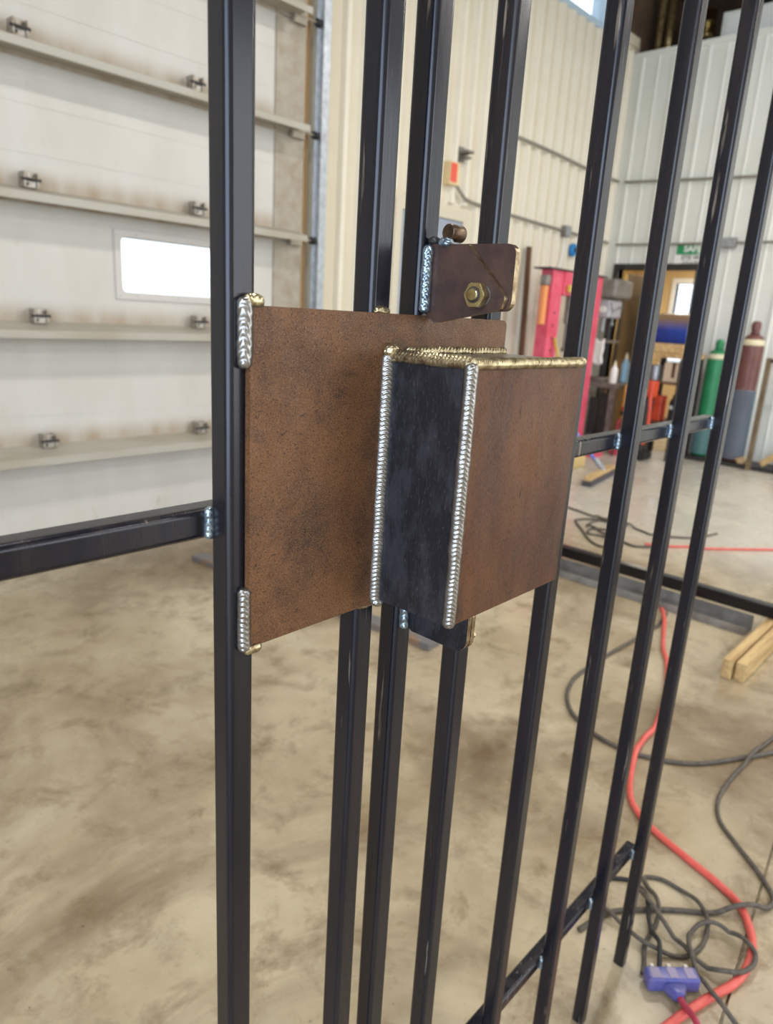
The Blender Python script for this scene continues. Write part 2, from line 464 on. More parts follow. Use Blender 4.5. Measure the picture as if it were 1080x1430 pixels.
new_obj('cap_trim', B(XF - .03, XF + .15, YR, YL, ZM - .06, ZM, bev=.004), WALL_W, wf)
struct('trim_1', (lambda b: (box(b, XF - .03, XF + .13, DY0 - .07, DY0, 0, DZ + .07), box(b, XF - .03, XF + .13, DY1, DY1 + .07, 0, DZ + .07),
       box(b, XF - .03, XF + .13, DY0, DY1, DZ, DZ + .07), b)[-1])(bmesh.new()), DARKM)

# room behind the doorway
bm = bmesh.new()
RW0, RW1, RZ0, RZ1 = 4.44, 4.76, 1.0, 2.24
box(bm, 12.0, 12.1, 2.4, RW0, 0, 2.7); box(bm, 12.0, 12.1, RW1, 5.6, 0, 2.7); box(bm, 12.0, 12.1, RW0, RW1, 0, RZ0); box(bm, 12.0, 12.1, RW0, RW1, RZ1, 2.7)
box(bm, XF + .12, 12.0, 2.3, 2.4, 0, 2.7); box(bm, XF + .12, 12.0, 5.5, 5.6, 0, 2.7); box(bm, XF + .12, 12.1, 2.3, 5.6, 2.7, 2.8)
OFFICE = mat('office_wall', srgb(214, 188, 140), 0.7, 0, srgb(204, 178, 130), 3, 4)
struct('wall_office', bm, OFFICE)
w2 = struct('window_2', (lambda b: (box(b, 11.95, 12.1, RW0 - .09, RW0, RZ0 - .08, RZ1 + .08), box(b, 11.95, 12.1, RW1, RW1 + .06, RZ0 - .08, RZ1 + .08),
      box(b, 11.95, 12.1, RW0, RW1, RZ1, RZ1 + .08), box(b, 11.9, 12.1, RW0 - .09, RW1 + .06, RZ0 - .08, RZ0), b)[-1])(bmesh.new()), WHITE)
new_obj('pane', B(12.04, 12.05, RW0, RW1, RZ0, RZ1), GLASS, w2)

# mezzanine behind the top of the far wall
struct('wall_upper', (lambda b: (box(b, 11.6, 11.7, YR, YL + T, ZM - .1, ZC), box(b, XF + .12, 11.6, YL, YL + T, ZM - .25, ZC), box(b, 8.72, XF + .12, YL - .002, YL + T, 4.86, ZC), b)[-1])(bmesh.new()), BROWN)
struct('floor_mezzanine', B(XF + .13, 11.6, YR, YL, ZM - .25, ZM - .1), BROWN)
# ceiling with purlins
ce = struct('ceiling', B(XB, 11.7, YR, YL + T, ZC, ZC + .12), BROWN)
for i in range(9):
    new_obj('purlin', B(XB, 11.6, YR + .8 + i * 1.4, YR + .92 + i * 1.4, ZC - .2, ZC - .001), DARKM, ce)
# cap strip where the cream liner ends in the corner
struct('trim_2', B(8.72, XF, YL - .05, YL - .001, 4.80, 4.90), WALL_M)

# the two walls behind the camera, each with an open bay door
bm = bmesh.new()
box(bm, XB, 3.6, YR - T, YR, 0, ZC); box(bm, 8.8, 11.7, YR - T, YR, 0, ZC); box(bm, 3.6, 8.8, YR - T, YR, 4.6, ZC)
struct('wall_right', bm, WALL_M)
bm = bmesh.new()
box(bm, XB - T, XB, YR, -6.2, 0, ZC); box(bm, XB - T, XB, 0.4, YL + T, 0, ZC); box(bm, XB - T, XB, -6.2, 0.4, 4.6, ZC)
struct('wall_front', bm, WALL_M)

# ---- unseen high-bay lamps, added below the roof to light the shop
def lamp(x, y, where, watt=95):
    r = empty('added_high_bay_lamp', (x, y, 5.2))
    tag(r, 'added unseen round aluminium high bay lamp hanging ' + where, 'lamp', 'added high bay lamps under the roof')
    b = bmesh.new(); lathe(b, [(.06, .28), (.08, .27), (.10, .16), (.24, .02), (.25, 0), (.235, 0.0), (.09, .15)], seg=24); new_obj('reflector', b, GALV, r, smooth=True)
    b = bmesh.new(); cyl(b, (0, 0, .27), (0, 0, 1.0), .008, seg=8); new_obj('hanger', b, DARKM, r)
    b = bmesh.new(); cyl(b, (0, 0, .03), (0, 0, .04), .21, seg=24)
    new_obj('diffuser', b, mat('lamp_glow', (1, 1, 1, 1), .5, emit=(1, .92, .8, 1), estr=4.0), r)
    l = bpy.data.lights.new('added_high_bay_light', 'AREA'); l.shape = 'DISK'; l.size = 0.5; l.energy = watt; l.color = (1.0, 0.96, 0.90)
    lo = bpy.data.objects.new('added_high_bay_light', l); COL.objects.link(lo); lo.location = (0, 0, -.02); lo.parent = r
for lx, ly, wh in ((-2.5, -3.6, 'in the corner between the two open bays'), (1.6, -3.6, 'in front of the gate'), (5.4, -3.6, 'inside the right open bay'),
                   (-2.5, 1.2, 'inside the front open bay'), (1.6, 1.2, 'above the overhead door side of the gate'), (5.4, 1.2, 'above the tube frame')): lamp(lx, ly, wh)
lamp(7.6, -0.8, 'in front of the gas cylinders', 170)  # unseen lamp added to brighten the far floor
lamp(7.6, -4.2, 'between the right open bay and the white wall', 120)  # likewise added for a brighter far floor
lo = bpy.data.lights.new('office_light', 'AREA'); lo.size = .8; lo.energy = 60; lo.color = (1, .9, .72)
oo = bpy.data.objects.new('office_light', lo); COL.objects.link(oo); oo.location = (10.8, 3.9, 2.65)

# ------------------------------------------------------------------ overhead sectional door
YD = 4.50
dr = empty('door_1', (0, YD, 0)); dr['kind'] = 'structure'
DX0, DX1 = -1.85, 3.80
joints = [0.0, 0.500, 1.245, 1.982, 2.727, 3.465, 4.42]
DOOR_M = MATS['door_skin']
def grime(m):
    nt = m.node_tree; N = nt.nodes; L = nt.links; p = N['Principled BSDF']
    src = p.inputs['Base Color'].links[0].from_socket
    tc = N.new('ShaderNodeTexCoord'); sx = N.new('ShaderNodeSeparateXYZ'); L.new(tc.outputs['Object'], sx.inputs[0])
    def M_(op, a, b=None):
        n = N.new('ShaderNodeMath'); n.operation = op
        for i, v in enumerate((a, b)):
            if v is None: continue
            if isinstance(v, (int, float)): n.inputs[i].default_value = v
            else: L.new(v, n.inputs[i])
        return n.outputs[0]
    fr = M_('FRACT', M_('DIVIDE', M_('ADD', sx.outputs['Z'], 0.2375), 0.7410))      # height above the last strut
    band = N.new('ShaderNodeMapRange'); band.interpolation_type = 'SMOOTHSTEP'
    band.inputs['From Min'].default_value = 0.30; band.inputs['From Max'].default_value = 0.13
    L.new(fr, band.inputs['Value'])
    nz = N.new('ShaderNodeTexNoise'); nz.inputs['Scale'].default_value = 3.0; nz.inputs['Detail'].default_value = 5
    mp = N.new('ShaderNodeMapping'); mp.inputs['Scale'].default_value = (3, 1, .35); L.new(tc.outputs['Object'], mp.inputs['Vector']); L.new(mp.outputs['Vector'], nz.inputs['Vector'])
    f = M_('MULTIPLY', band.outputs['Result'], M_('MULTIPLY', nz.outputs['Fac'], 1.25))
    mx = N.new('ShaderNodeMix'); mx.data_type = 'RGBA'; L.new(f, mx.inputs[0]); L.new(src, mx.inputs[6]); mx.inputs[7].default_value = srgb(150, 128, 98)
    L.new(mx.outputs[2], p.inputs['Base Color'])
grime(DOOR_M)
wx0, wx1, wz0, wz1 = 2.315, 3.18, 1.535, 1.868
for i in range(len(joints) - 1):
    z0, z1 = joints[i] + .0004, joints[i + 1] - .0004
    bm = bmesh.new()
    if joints[i] < wz0 < joints[i + 1]:
        box(bm, DX0, wx0, 0, .05, z0, z1); box(bm, wx1, DX1, 0, .05, z0, z1)
        box(bm, wx0, wx1, 0, .05, z0, wz0); box(bm, wx0, wx1, 0, .05, wz1, z1)
    else:
        box(bm, DX0, DX1, 0, .05, z0, z1)
    sec = new_obj('door_section', bm, DOOR_M, dr)
    # pressed stiffening lines in each skin
    for q in (0.36, 0.7):
        zz = z0 + (z1 - z0) * q
        if joints[i] < wz0 < joints[i + 1] and wz0 - .05 < zz < wz1 + .05: continue
        if z1 - z0 < .5 and q > .5: continue
        new_obj('pressed_line', B(DX0, DX1 - .28, -.0022, .001, zz, zz + .006), DOOR_M, sec)
    new_obj('end_stile', B(DX1 - .27, DX1, -.012, .051, z0 + .006, z1 - .006, bev=.003), STILE_M, sec)
for z in joints[1:-1]:
    bm = bmesh.new()
    prism(bm, [(DX0, 0, z + .088), (DX0, -.196, z + .046), (DX0, -.2, z + .042), (DX0, -.2, z), (DX0, -.196, z), (DX0, -.196, z + .030), (DX0, 0, z + .030)], (DX1 - .10 - DX0, 0, 0))
    new_obj('strut', bm, STRUT_M, dr)
    for hx in (-.35, .70, 1.768, 2.853):
        h = empty('hinge', (hx - .01, -.055, z + .122)); h.parent = dr; h.scale = (.88, .88, .88)
        b = bmesh.new(); box(b, -.042, .042, -.03, -.022, -.05, .045, bev=.003); box(b, -.045, -.036, -.045, .045, -.045, .045); box(b, .036, .045, -.045, .045, -.045, .045)
        new_obj('hinge_leaf', b, mat('hinge_steel', srgb(176, 172, 164), .4, .5, srgb(128, 112, 92), 30, 4), h)
        b = bmesh.new(); cyl(b, (-.06, -.04, 0), (.06, -.04, 0), .010, seg=10); cyl(b, (-.022, -.038, -.026), (-.022, -.03, -.026), .009, seg=6); cyl(b, (.022, -.038, .024), (.022, -.03, .024), .009, seg=6)
        new_obj('hinge_pin', b, DARKM, h)
    # roller and its bracket at the track
    rl = empty('roller', (3.86, -.05, z + .03)); rl.parent = dr
    b = bmesh.new(); cyl(b, (-.16, 0, 0), (.03, 0, 0), .007, seg=8); box(b, -.2, -.08, .0, .045, -.05, .05, bev=.003); new_obj('roller_bracket', b, STILE_M, rl)
    b = bmesh.new(); cyl(b, (.0, 0, 0), (.03, 0, 0), .028, seg=16); new_obj('roller_wheel', b, BLACK, rl, smooth=False)
# window set in the fourth section
fr = bmesh.new()
def ring2(bm, x0, x1, z0, z1, wd, rad, y0, y1, seg=5):
    o_ = round_poly([(x0 - wd, z0 - wd), (x1 + wd, z0 - wd), (x1 + wd, z1 + wd), (x0 - wd, z1 + wd)], [.004] * 4, seg)
    i_ = round_poly([(x0, z0), (x1, z0), (x1, z1), (x0, z1)], [rad] * 4, seg)
    A = [[bm.verts.new((x, y, z)) for x, z in lst] for lst, y in ((o_, y0), (i_, y0), (i_, y1), (o_, y1))]
    n = len(o_)
    for a, c in ((0, 1), (1, 2), (2, 3), (3, 0)):
        for k in range(n):
            j = (k + 1) % n; bm.faces.new((A[a][k], A[a][j], A[c][j], A[c][k]))
ring2(fr, wx0, wx1, wz0, wz1, .045, .03, -.012, .056)
wfr = new_obj('window_frame', fr, mat('grey_window_frame', srgb(196, 192, 186), .45), dr)
new_obj('pane', B(wx0, wx1, .018, .024, wz0, wz1), GLASS, wfr)
for fx in (wx0 - .022, wx0 + .1, wx0 + .4, wx0 + .7, wx1 + .022):
    for fz in (wz0 - .022, wz1 + .022):
        b = bmesh.new(); cyl(b, (fx, -.017, fz), (fx, -.011, fz), .006, seg=8); new_obj('screw', b, GALV, wfr)
# track, jamb angle
b = bmesh.new(); prism(b, [(3.895, -.10, 0), (3.965, -.10, 0), (3.965, .0, 0), (3.958, .0, 0), (3.958, -.093, 0), (3.902, -.093, 0), (3.902, -.02, 0), (3.895, -.02, 0)], (0, 0, 4.4))
new_obj('track', b, GALV, dr)
b = bmesh.new(); prism(b, [(3.85, .10, 0), (3.885, .10, 0), (3.885, .04, 0), (3.85, .04, 0)], (0, 0, 4.4)); new_obj('jamb_board', b, mat('tan_jamb', srgb(186, 150, 104), .6), dr)
b = bmesh.new(); prism(b, [(3.97, .117, 0), (3.97, -.04, 0), (3.982, -.04, 0), (3.982, .105, 0), (4.03, .105, 0), (4.03, .117, 0)], (0, 0, 4.4)); new_obj('jamb_angle', b, WALL_M, dr)
tag(dr, 'white ribbed overhead sectional shop door with a small window', None)

# personnel door in the left wall
d2 = empty('door_2', (5.5, YL, 0)); d2['kind'] = 'structure'
b = bmesh.new(); box(b, -.56, -.47, -.06, -.001, 0, 2.5); box(b, .43, .52, -.06, -.001, 0, 2.5); box(b, -.47, .43, -.06, -.001, 2.41, 2.5); new_obj('door_frame', b, mat('door_frame_beige', srgb(206, 198, 178), .5), d2)
b = bmesh.new(); box(b, -.465, .425, -.045, -.004, .01, 2.405, bev=.003); lf = new_obj('door_leaf', b, mat('door_leaf_grey', srgb(150, 160, 176), .45, 0, srgb(138, 146, 160), 3, 4), d2)
b = bmesh.new(); cyl(b, (.34, -.05, 1.0), (.34, -.10, 1.0), .014, seg=10); cyl(b, (.34, -.10, 1.0), (.22, -.10, 1.0), .011, seg=10); new_obj('door_handle', b, GALV, lf)
new_obj('kick_plate', B(-.40, .36, -.049, -.044, .05, .3), GALV, lf)

# ------------------------------------------------------------------ the gate and the fixed panel
S = 0.0254
G = 0.43335                   # front faces of all uprights
GY = G + S / 2
GT = 2.30                     # height of the uprights
MID, LOW, TOP = 1.3380, 0.3285, 2.15
def upright(parent, x):
    b = bmesh.new(); sqtube(b, (x + S / 2, GY, .012), (x + S / 2, GY, GT), S)
    return new_obj('upright', b, BAR_M, parent, smooth=True, wn=True)
RY = GY + S                   # rails run behind the uprights
def rail(parent, x0, x1, z):
    b = bmesh.new(); sqtube(b, (x0, RY, z), (x1, RY, z), S)
    return new_obj('rail', b, BAR_M, parent, smooth=True, wn=True)
def tack(parent, x, z):
    """short vertical bead in the corner between an upright's side and the rail behind it"""
    return weld('weld_bead', (x - .001, G + S - .001, z - .0125), (x - .001, G + S - .001, z + .0135), (-1, -1, 0), .0095, WELD_B, parent, pitch=.006, h=.0040, amp=.0010)

xA, xB_, xC, xD, xE, xF_, xG, xH = 0.3008, 0.4458, 0.5055, 0.6190, 0.8228, 1.0252, 1.2262, 1.4317
gate = empty('steel_gate_leaf', (0, 0, 0))
tag(gate, 'black steel tube gate leaf carrying the rusty lock plate and box', 'gate')
gx = [xA - .2022 * i for i in range(6, 1, -1)] + [xA]
for x in gx: upright(gate, x)
upright(gate, xB_)
for z in (LOW, MID, TOP):
    r = rail(gate, gx[0], xA + S - .002 if z == MID else xB_ + S - .002, z)
    for x in gx[1:]: tack(r, x, z)
gate.location.z = -.012

# lock plate
YP = G - .0065
PX0, PX1, PZ0, PZ1 = 0.3150, 0.6440, 1.2365, 1.5058
pp = round_poly([(PX0, PZ0), (PX1, PZ0), (PX1, PZ1), (PX0, PZ1)], [.001, .001, .006, .0015], 4)
b = bmesh.new(); prism(b, [(x, YP, z) for x, z in pp], (0, .005, 0))
bmesh.ops.bevel(b, geom=[e for e in b.edges if abs(e.verts[0].co.y - YP) < 1e-5 and abs(e.verts[1].co.y - YP) < 1e-5], offset=.0006, segments=2, affect='EDGES')
plate = new_obj('lock_plate', b, RUST, gate)
tag(plate, 'flat rusty brown steel plate')
b = B(PX0 + .002, xA + S - .001, G - .0016, G + .0003, PZ0 + .06, PZ1 - .05); new_obj('backing_strip', b, DARKM, plate)
weld('weld_bead', (PX0 - .0022, G - .0035, 1.4605), (PX0 - .0022, G - .0035, 1.5115), (-1, -1, 0), .0125, WELD, plate, pitch=.0075, h=.0042, amp=.0014)
weld('weld_bead', (PX0 - .0022, G - .0035, 1.2335), (PX0 - .0022, G - .0035, 1.2890), (-1, -1, 0), .0115, WELD, plate, pitch=.0045, h=.0042, amp=.0011)
weld('weld_bead', (PX0 - .003, G - .004, 1.5085), (PX0 + .013, G - .004, 1.5085), (0, -.6, 1), .012, WELD_G, plate, pitch=.006, h=.005)
weld('weld_bead', (PX0 - .003, G - .004, 1.2345), (PX0 + .014, G - .004, 1.2345), (0, -.7, -1), .011, WELD_G, plate, pitch=.005, h=.004)
blob('weld_bead', (xB_ + .012, G - .001, PZ1 + .0015), .009, .0045, .0045, WELD_G, plate, 3)
blob('weld_bead', (xB_ + .011, G - .001, PZ0 - .0015), .012, .004, .0035, EDGE, plate, 6)

# lock box welded on the plate
BX0, BX1, BY0, BZ0, BZ1 = 0.4630, 0.6480, 0.3358, 1.2430, 1.4720
t4 = .0045
fp = new_obj('lock_box', B(BX0, BX1, BY0, BY0 + t4, BZ0, BZ1, bev=.0009), RUST_BOX, gate)
tag(fp, 'rusty brown front face of the box')
def sidepoly(x):
    return [(x, BY0 + t4, BZ0), (x, BY0 + t4, BZ1 - t4), (x, YP, BZ1 - t4), (x, YP, BZ0 - .002)]
b = bmesh.new(); prism(b, sidepoly(BX0), (t4, 0, 0)); new_obj('side_panel', b, SCALE_M, fp)
b = bmesh.new(); prism(b, sidepoly(BX1 - t4), (t4, 0, 0)); new_obj('side_panel', b, SCALE_M, fp)
new_obj('top_panel', B(BX0, BX1, BY0 + t4, YP, BZ1 - t4, BZ1), mat('box_top_steel', srgb(110, 106, 104), .28, .7, srgb(70, 62, 60), 24, 5), fp)
weld('weld_bead', (BX0 - .0015, YP - .0018, BZ0 - .006), (BX0 - .0015, YP - .0018, BZ1 + .001), (-1, -1, 0), .0135, WELD, fp, pitch=.0040, h=.0036, amp=.0012, curve=.9)
weld('weld_bead', (BX0 + .0012, BY0 + .0012, BZ0 - .001), (BX0 + .0012, BY0 + .0012, BZ1), (-1, -1, 0), .0125, WELD, fp, pitch=.0040, h=.0045, amp=.0010, curve=.9)
weld('weld_bead', (BX0 + .002, YP - .001, BZ1 - .0012), (BX0 + .002, BY0, BZ1 - .0012), (-1, 0, 1), .0125, WELD_G, fp, pitch=.0040, h=.0045, amp=.0013, curve=1.0)
weld('weld_bead', (BX0 + .001, BY0 + .0012, BZ1 - .0012), (BX1 + .001, BY0 + .0012, BZ1 - .0012), (0, -1, 1), .0110, WELD_G, fp, pitch=.0028, h=.0042, amp=.0010)
weld('weld_bead', (BX0 + .022, YP - .001, BZ1 + .002), (BX1 - .005, YP - .001, BZ1 + .002), (0, -1, 1), .0085, WELD_G, fp, pitch=.005, h=.0035, amp=.0018, jit=.0012)
blob('weld_bead', (BX0 + .0005, YP - .003, BZ1 + .003), .0075, .006, .006, WELD_G, fp, 9)
blob('weld_bead', (BX0 + .001, YP - .003, BZ0 - .004), .0065, .005, .0050, WELD, fp, 12)

# fixed panel to the right of the gate
pan = empty('steel_fence_panel', (0, 0, 0))
tag(pan, 'black steel tube fence panel with latch tabs beside the gate', 'fence panel')
px = [xC, xD, xE, xF_, xG, xH]
for x in px: upright(pan, x)
for z in (LOW, MID, TOP):
    r = rail(pan, xC + .002, xH + S - .004, z)
    for x in px[1:]: tack(r, x, z)
pan.location.z = -.012
# latch tabs: two plates standing out from the first upright
XT = 0.5128
def tabplate(name, pts, rad, x, th, m):
    q = round_poly(pts, rad, 5)
    b = bmesh.new(); prism(b, [(x, y, z) for y, z in q], (th, 0, 0))
    b.faces.ensure_lookup_table()
    o = new_obj(name, b, [m, EDGE], pan)
    for p in o.data.polygons:
        if abs(p.normal.x) < 0.5: p.material_index = 1
    return o
ft = tabplate('latch_tab', [(.4315, 1.5085), (.4185, 1.5000), (.3480, 1.5140), (.3445, 1.5240), (.3870, 1.5665), (.4315, 1.5675)],
              [0, .005, .004, .004, 0, .001], XT, .0055, TAB_M)
bt = tabplate('latch_tab', [(.4325, 1.5105), (.3420, 1.5130), (.3420, 1.5668), (.4325, 1.5680)], [0, .009, .009, 0], XT + .0062, .006, TAB_M)
weld('weld_bead', (XT - .003, G - .0045, 1.5080), (XT - .003, G - .0045, 1.5665), (-1, -1, 0), .0105, WELD_B, ft, pitch=.0055, h=.0040, amp=.0016, curve=1.2)
# bolt with nut on the front tab
NY, NZ = .3695, 1.5250
b = bmesh.new(); cyl(b, (XT + .0002, NY, NZ), (XT - .0012, NY, NZ), .0100, seg=24); new_obj('washer', b, GALV, ft)
b = bmesh.new(); cyl(b, (XT - .0012, NY, NZ), (XT - .0105, NY, NZ), .0112, seg=6)
bmesh.ops.bevel(b, geom=[e for e in b.edges], offset=.0009, segments=2, affect='EDGES'); new_obj('nut', b, BRASS, ft)
b = bmesh.new(); lathe(b, [(.0054, -.0100), (.0054, -.0126), (.0046, -.0134)], (XT, NY, NZ), 20, 'x'); new_obj('bolt_end', b, BRASS, ft, smooth=False)
b = bmesh.new(); lathe(b, [(.0067, -.0106), (.0067, -.0112), (.0058, -.0112)], (XT, NY, NZ), 24, 'x'); new_obj('thread_ring', b, DARKM, ft)
# short pin on top of the tab
b = bmesh.new(); lathe(b, [(.0062, -.0005), (.0072, .0006), (.0072, .0175), (.0064, .0185)], (XT - .001, .4090, 1.5765), 24, 'x')
pin = new_obj('pin', b, mat('pin_steel', srgb(120, 96, 72), .35, .8, srgb(70, 56, 48), 90, 5), pan)
for pl in pin.data.polygons: pl.use_smooth = len(pl.vertices) == 4
blob('weld_bead', (XT - .0005, .4110, 1.5685), .005, .0075, .004, WELD_B, pin, 21)
blob('weld_bead', (XT + .003, .4270, 1.5700), .006, .005, .004, DARKM, pin, 25)
# lower tab under the box
lt = tabplate('latch_tab', [(.4325, 1.1990), (.4325, 1.2335), (.3520, 1.2335), (.3520, 1.1925), (.4210, 1.1925)], [0, 0, .004, .014, .004], XT + .003, .0055, SCALE_M)
lt2 = tabplate('latch_tab', [(.4325, 1.1990), (.4325, 1.2335), (.3515, 1.2335), (.3515, 1.1925), (.4210, 1.1925)], [0, 0, .004, .014, .004], XT + .0088, .0055, SCALE_M)
weld('weld_bead', (XT + .0005, G - .0035, 1.1935), (XT + .0005, G - .0035, 1.2300), (-1, -1, 0), .0120, WELD_B, lt, pitch=.009, h=.0050, amp=.0022, jit=.0015)
b = bmesh.new(); lathe(b, [(.0105, -.0005), (.0115, .0005), (.0115, .0050), (.0100, .0065)], (XT + .0145, .3640, 1.2080), 6, 'x'); new_obj('nut', b, BRASS, lt2)

# ------------------------------------------------------------------ steel lying on the floor
fb = new_obj('flat_bar', (lambda b: box(b, -.045, .045, -.86, .86, 0, .032, bev=.002))(bmesh.new()), mat('rusty_flat_bar', srgb(124, 122, 124), .4, .4, srgb(160, 120, 84), 9, 5, .52, .68), None)
fb.location = (2.318, 2.675, 0); fb.rotation_euler.z = math.atan2(.175, 1.68)
tag(fb, 'rusty flat steel bar lying on the floor behind the gate', 'steel bar')

bmf = empty('tube_frame', (3.9, 0.9, 0))
tag(bmf, 'glossy black steel tube frame lying on timber blocks', 'steel frame')
GLOSSB = mat('gloss_black_tube', srgb(22, 22, 25), .22, .4, srgb(34, 33, 36), 14, 5)
b = bmesh.new(); sqtube(b, (0, -2.4, .1225), (0, 2.3, .1225), .066, .008); new_obj('long_tube', b, GLOSSB, bmf, smooth=True, wn=True)
b = bmesh.new(); sqtube(b, (.9, -2.4, .1225), (.9, -.4, .1225), .066, .008); new_obj('long_tube', b, GLOSSB, bmf, smooth=True, wn=True)
for yy in (-2.37, -1.3):
    b = bmesh.new(); sqtube(b, (.033, yy, .1225), (.867, yy, .1225), .066, .008); new_obj('cross_tube', b, GLOSSB, bmf, smooth=True, wn=True)
ch = new_obj('steel_channel', (lambda b: prism(b, [(3.76, -.05, 0), (3.885, -.05, 0), (3.885, -.05, .075), (3.877, -.05, .075), (3.877, -.05, .008), (3.768, -.05, .008), (3.768, -.05, .040), (3.76, -.05, .040)], (0, 1.20, 0)))(bmesh.new()),
             mat('grey_channel', srgb(156, 154, 152), .42, .4, srgb(120, 116, 112), 8, 5))
ch.location.y = .9
tag(ch, 'grey steel channel on the floor beneath the black tube frame', 'steel channel')
tl = []
for i, (y0, y1, lab) in enumerate(((.742, .786, 'knotty timber block under the black tube frame, farther from the red hose'), (.690, .733, 'clean cut timber block under the black tube frame, with orange end grain'))):
    o = new_obj('timber_block', B(3.195 + i * .012, 4.95, y0, y1, 0, .089, bev=.003), WOODM); tag(o, lab, 'timber', 'timber blocks under the tube frame'); tl.append(o)
tl[0]['label'] = 'pale knotty timber block under the black tube frame'
tl[1]['label'] = 'timber block with orange sawn end under the black tube frame'
for i, yy in enumerate((-1.05, 2.6)):
    o = new_obj('timber_block', B(3.5, 5.0, yy, yy + .089, 0, .089, bev=.003), WOODM)
    tag(o, ('square timber block under the outer end of the black tube frame', 'square timber block under the wall end of the black tube frame')[i], 'timber', 'timber blocks under the tube frame')

# ------------------------------------------------------------------ hoses and cords on the floor
PATHS = {
    'red_hose': [(3.735, 1.28), (3.555, 1.191), (3.262, 1.076), (3.110, 0.997), (2.834, 0.893), (2.554, 0.817), (2.403, 0.807), (2.246, 0.773), (2.067, 0.703), (1.991, 0.637), (1.949, 0.563), (1.905, 0.440), (1.880, 0.366), (1.842, 0.292), (1.771, 0.242), (1.709, 0.220), (1.643, 0.214), (1.575, 0.223), (1.498, 0.251), (1.422, 0.276), (1.353, 0.295), (1.2, .33), (.9, .30)],
    'loop_cable': [(3.70, 1.235), (3.511, 1.204), (3.234, 1.211), (2.975, 1.224), (2.691, 1.225), (2.546, 1.194), (2.442, 1.141), (2.365, 1.069), (2.309, 0.954), (2.295, 0.866), (2.302, 0.793), (2.353, 0.682), (2.431, 0.597), (2.563, 0.515), (2.714, 0.434), (2.996, 0.328), (3.4, .1), (3.7, -.6)],
    'cross_cable': [(3.5, .33), (3.055, 0.420), (2.769, 0.469), (2.596, 0.483), (2.410, 0.494), (2.264, 0.485), (2.162, 0.447), (2.090, 0.376), (2.021, 0.298), (1.965, 0.247), (1.927, 0.228), (1.884, 0.236), (1.832, 0.274), (1.756, 0.340), (1.696, 0.410), (1.631, 0.474), (1.558, 0.530), (1.45, .56)],
    'plug_cable_a': [(1.480, 0.3645), (1.501, 0.373), (1.542, 0.392), (1.559, 0.410), (1.595, 0.438), (1.644, 0.463), (1.679, 0.482), (1.704, 0.506), (1.707, 0.545), (1.66, .60)],
    'plug_cable_b': [(1.448, 0.391), (1.475, 0.398), (1.528, 0.420), (1.572, 0.424), (1.626, 0.428), (1.670, 0.445), (1.706, 0.472), (1.724, 0.496), (1.745, 0.515), (1.762, 0.507), (1.779, 0.480), (1.782, 0.452), (1.777, 0.412), (1.760, 0.375), (1.730, 0.342), (1.697, 0.325), (1.647, 0.317), (1.602, 0.322), (1.569, 0.337), (1.543, 0.368), (1.529, 0.405), (1.528, 0.440), (1.542, 0.483), (1.56, .60)],
    'coil_b': [(1.69, .53), (1.647, 0.460), (1.623, 0.423), (1.605, 0.386), (1.590, 0.346), (1.574, 0.315), (1.573, 0.287), (1.581, 0.247), (1.606, 0.217), (1.645, 0.203), (1.685, 0.208), (1.708, 0.232), (1.720, 0.268), (1.715, 0.304), (1.688, 0.336), (1.649, 0.349), (1.611, 0.345), (1.572, 0.325), (1.536, 0.297), (1.508, 0.264), (1.490, 0.232), (1.479, 0.203), (1.471, 0.171), (1.44, .05)],
    'far_red': [(4.853, 1.858), (4.950, 1.711), (5.056, 1.623), (5.123, 1.520), (5.308, 1.360), (5.529, 1.180), (5.724, 0.991), (6.0, .5), (6.1, -.4)],
    'far_coil': [(5.212, 2.156), (5.264, 2.335), (5.153, 2.416), (5.023, 2.486), (4.942, 2.449), (4.797, 2.325), (4.608, 2.166), (4.531, 2.043), (4.611, 1.963), (4.769, 2.128), (4.751, 2.249), (4.902, 2.290), (4.953, 2.205), (5.067, 2.132), (5.145, 2.181), (5.182, 2.332), (5.074, 2.376), (4.922, 2.346), (4.886, 2.259), (4.831, 2.124), (4.761, 1.968), (4.739, 1.885), (4.784, 1.831), (4.83, 1.80)],
    'far_cable': [(5.36, 2.95), (5.313, 2.716), (5.234, 2.458), (5.164, 2.286), (5.212, 2.156), (5.155, 1.992), (5.139, 1.915), (5.3, 1.7), (5.6, 1.6)],
}
LAID = []      # (point, radius) of everything already lying there
def lay(key, name, r, m, label, cat, group=None, selfgap=8):
    pts = catmull([(x, y, r) for x, y in PATHS[key]], 10)
    zs = []
    own = []
    for i, p in enumerate(pts):
        z = r
        for q, qr in LAID + [(o, r) for o in own[:-14 if len(own) > 14 else 0]]:
            d = math.hypot(p.x - q.x, p.y - q.y)
            if d < (r + qr) * 1.15: z = max(z, q.z + (r + qr) * 1.04)
        p.z = z; own.append(p.copy()); zs.append(z)
    acc = [0.0]                   # ease up to and down from each crossing
    for i in range(1, len(pts)): acc.append(acc[-1] + math.hypot(pts[i].x - pts[i - 1].x, pts[i].y - pts[i - 1].y))
    top = zs[:]
    for i in range(len(pts)):
        for j in range(max(0, i - 30), min(len(pts), i + 31)):
            if top[j] > r + 1e-4:
                d = abs(acc[i] - acc[j]) / 0.075
                if d < 1: zs[i] = max(zs[i], r + (top[j] - r) * (0.5 + 0.5 * math.cos(PI * d)))
    for i, p in enumerate(pts): p.z = zs[i]
    b = bmesh.new(); tube(b, pts, r, 10)
    o = new_obj(name, b, m, smooth=True)
    tag(o, label, cat, group)
    LAID.extend((p.copy(), r) for p in pts)
    return o
lay('loop_cable', 'welding_cable', .0085, CORD, 'thick grey cable in a wide open loop on the floor', 'cable')
lay('red_hose', 'air_hose', .0105, HOSE, 'thick red air hose snaking across the floor past the fence panel', 'hose')
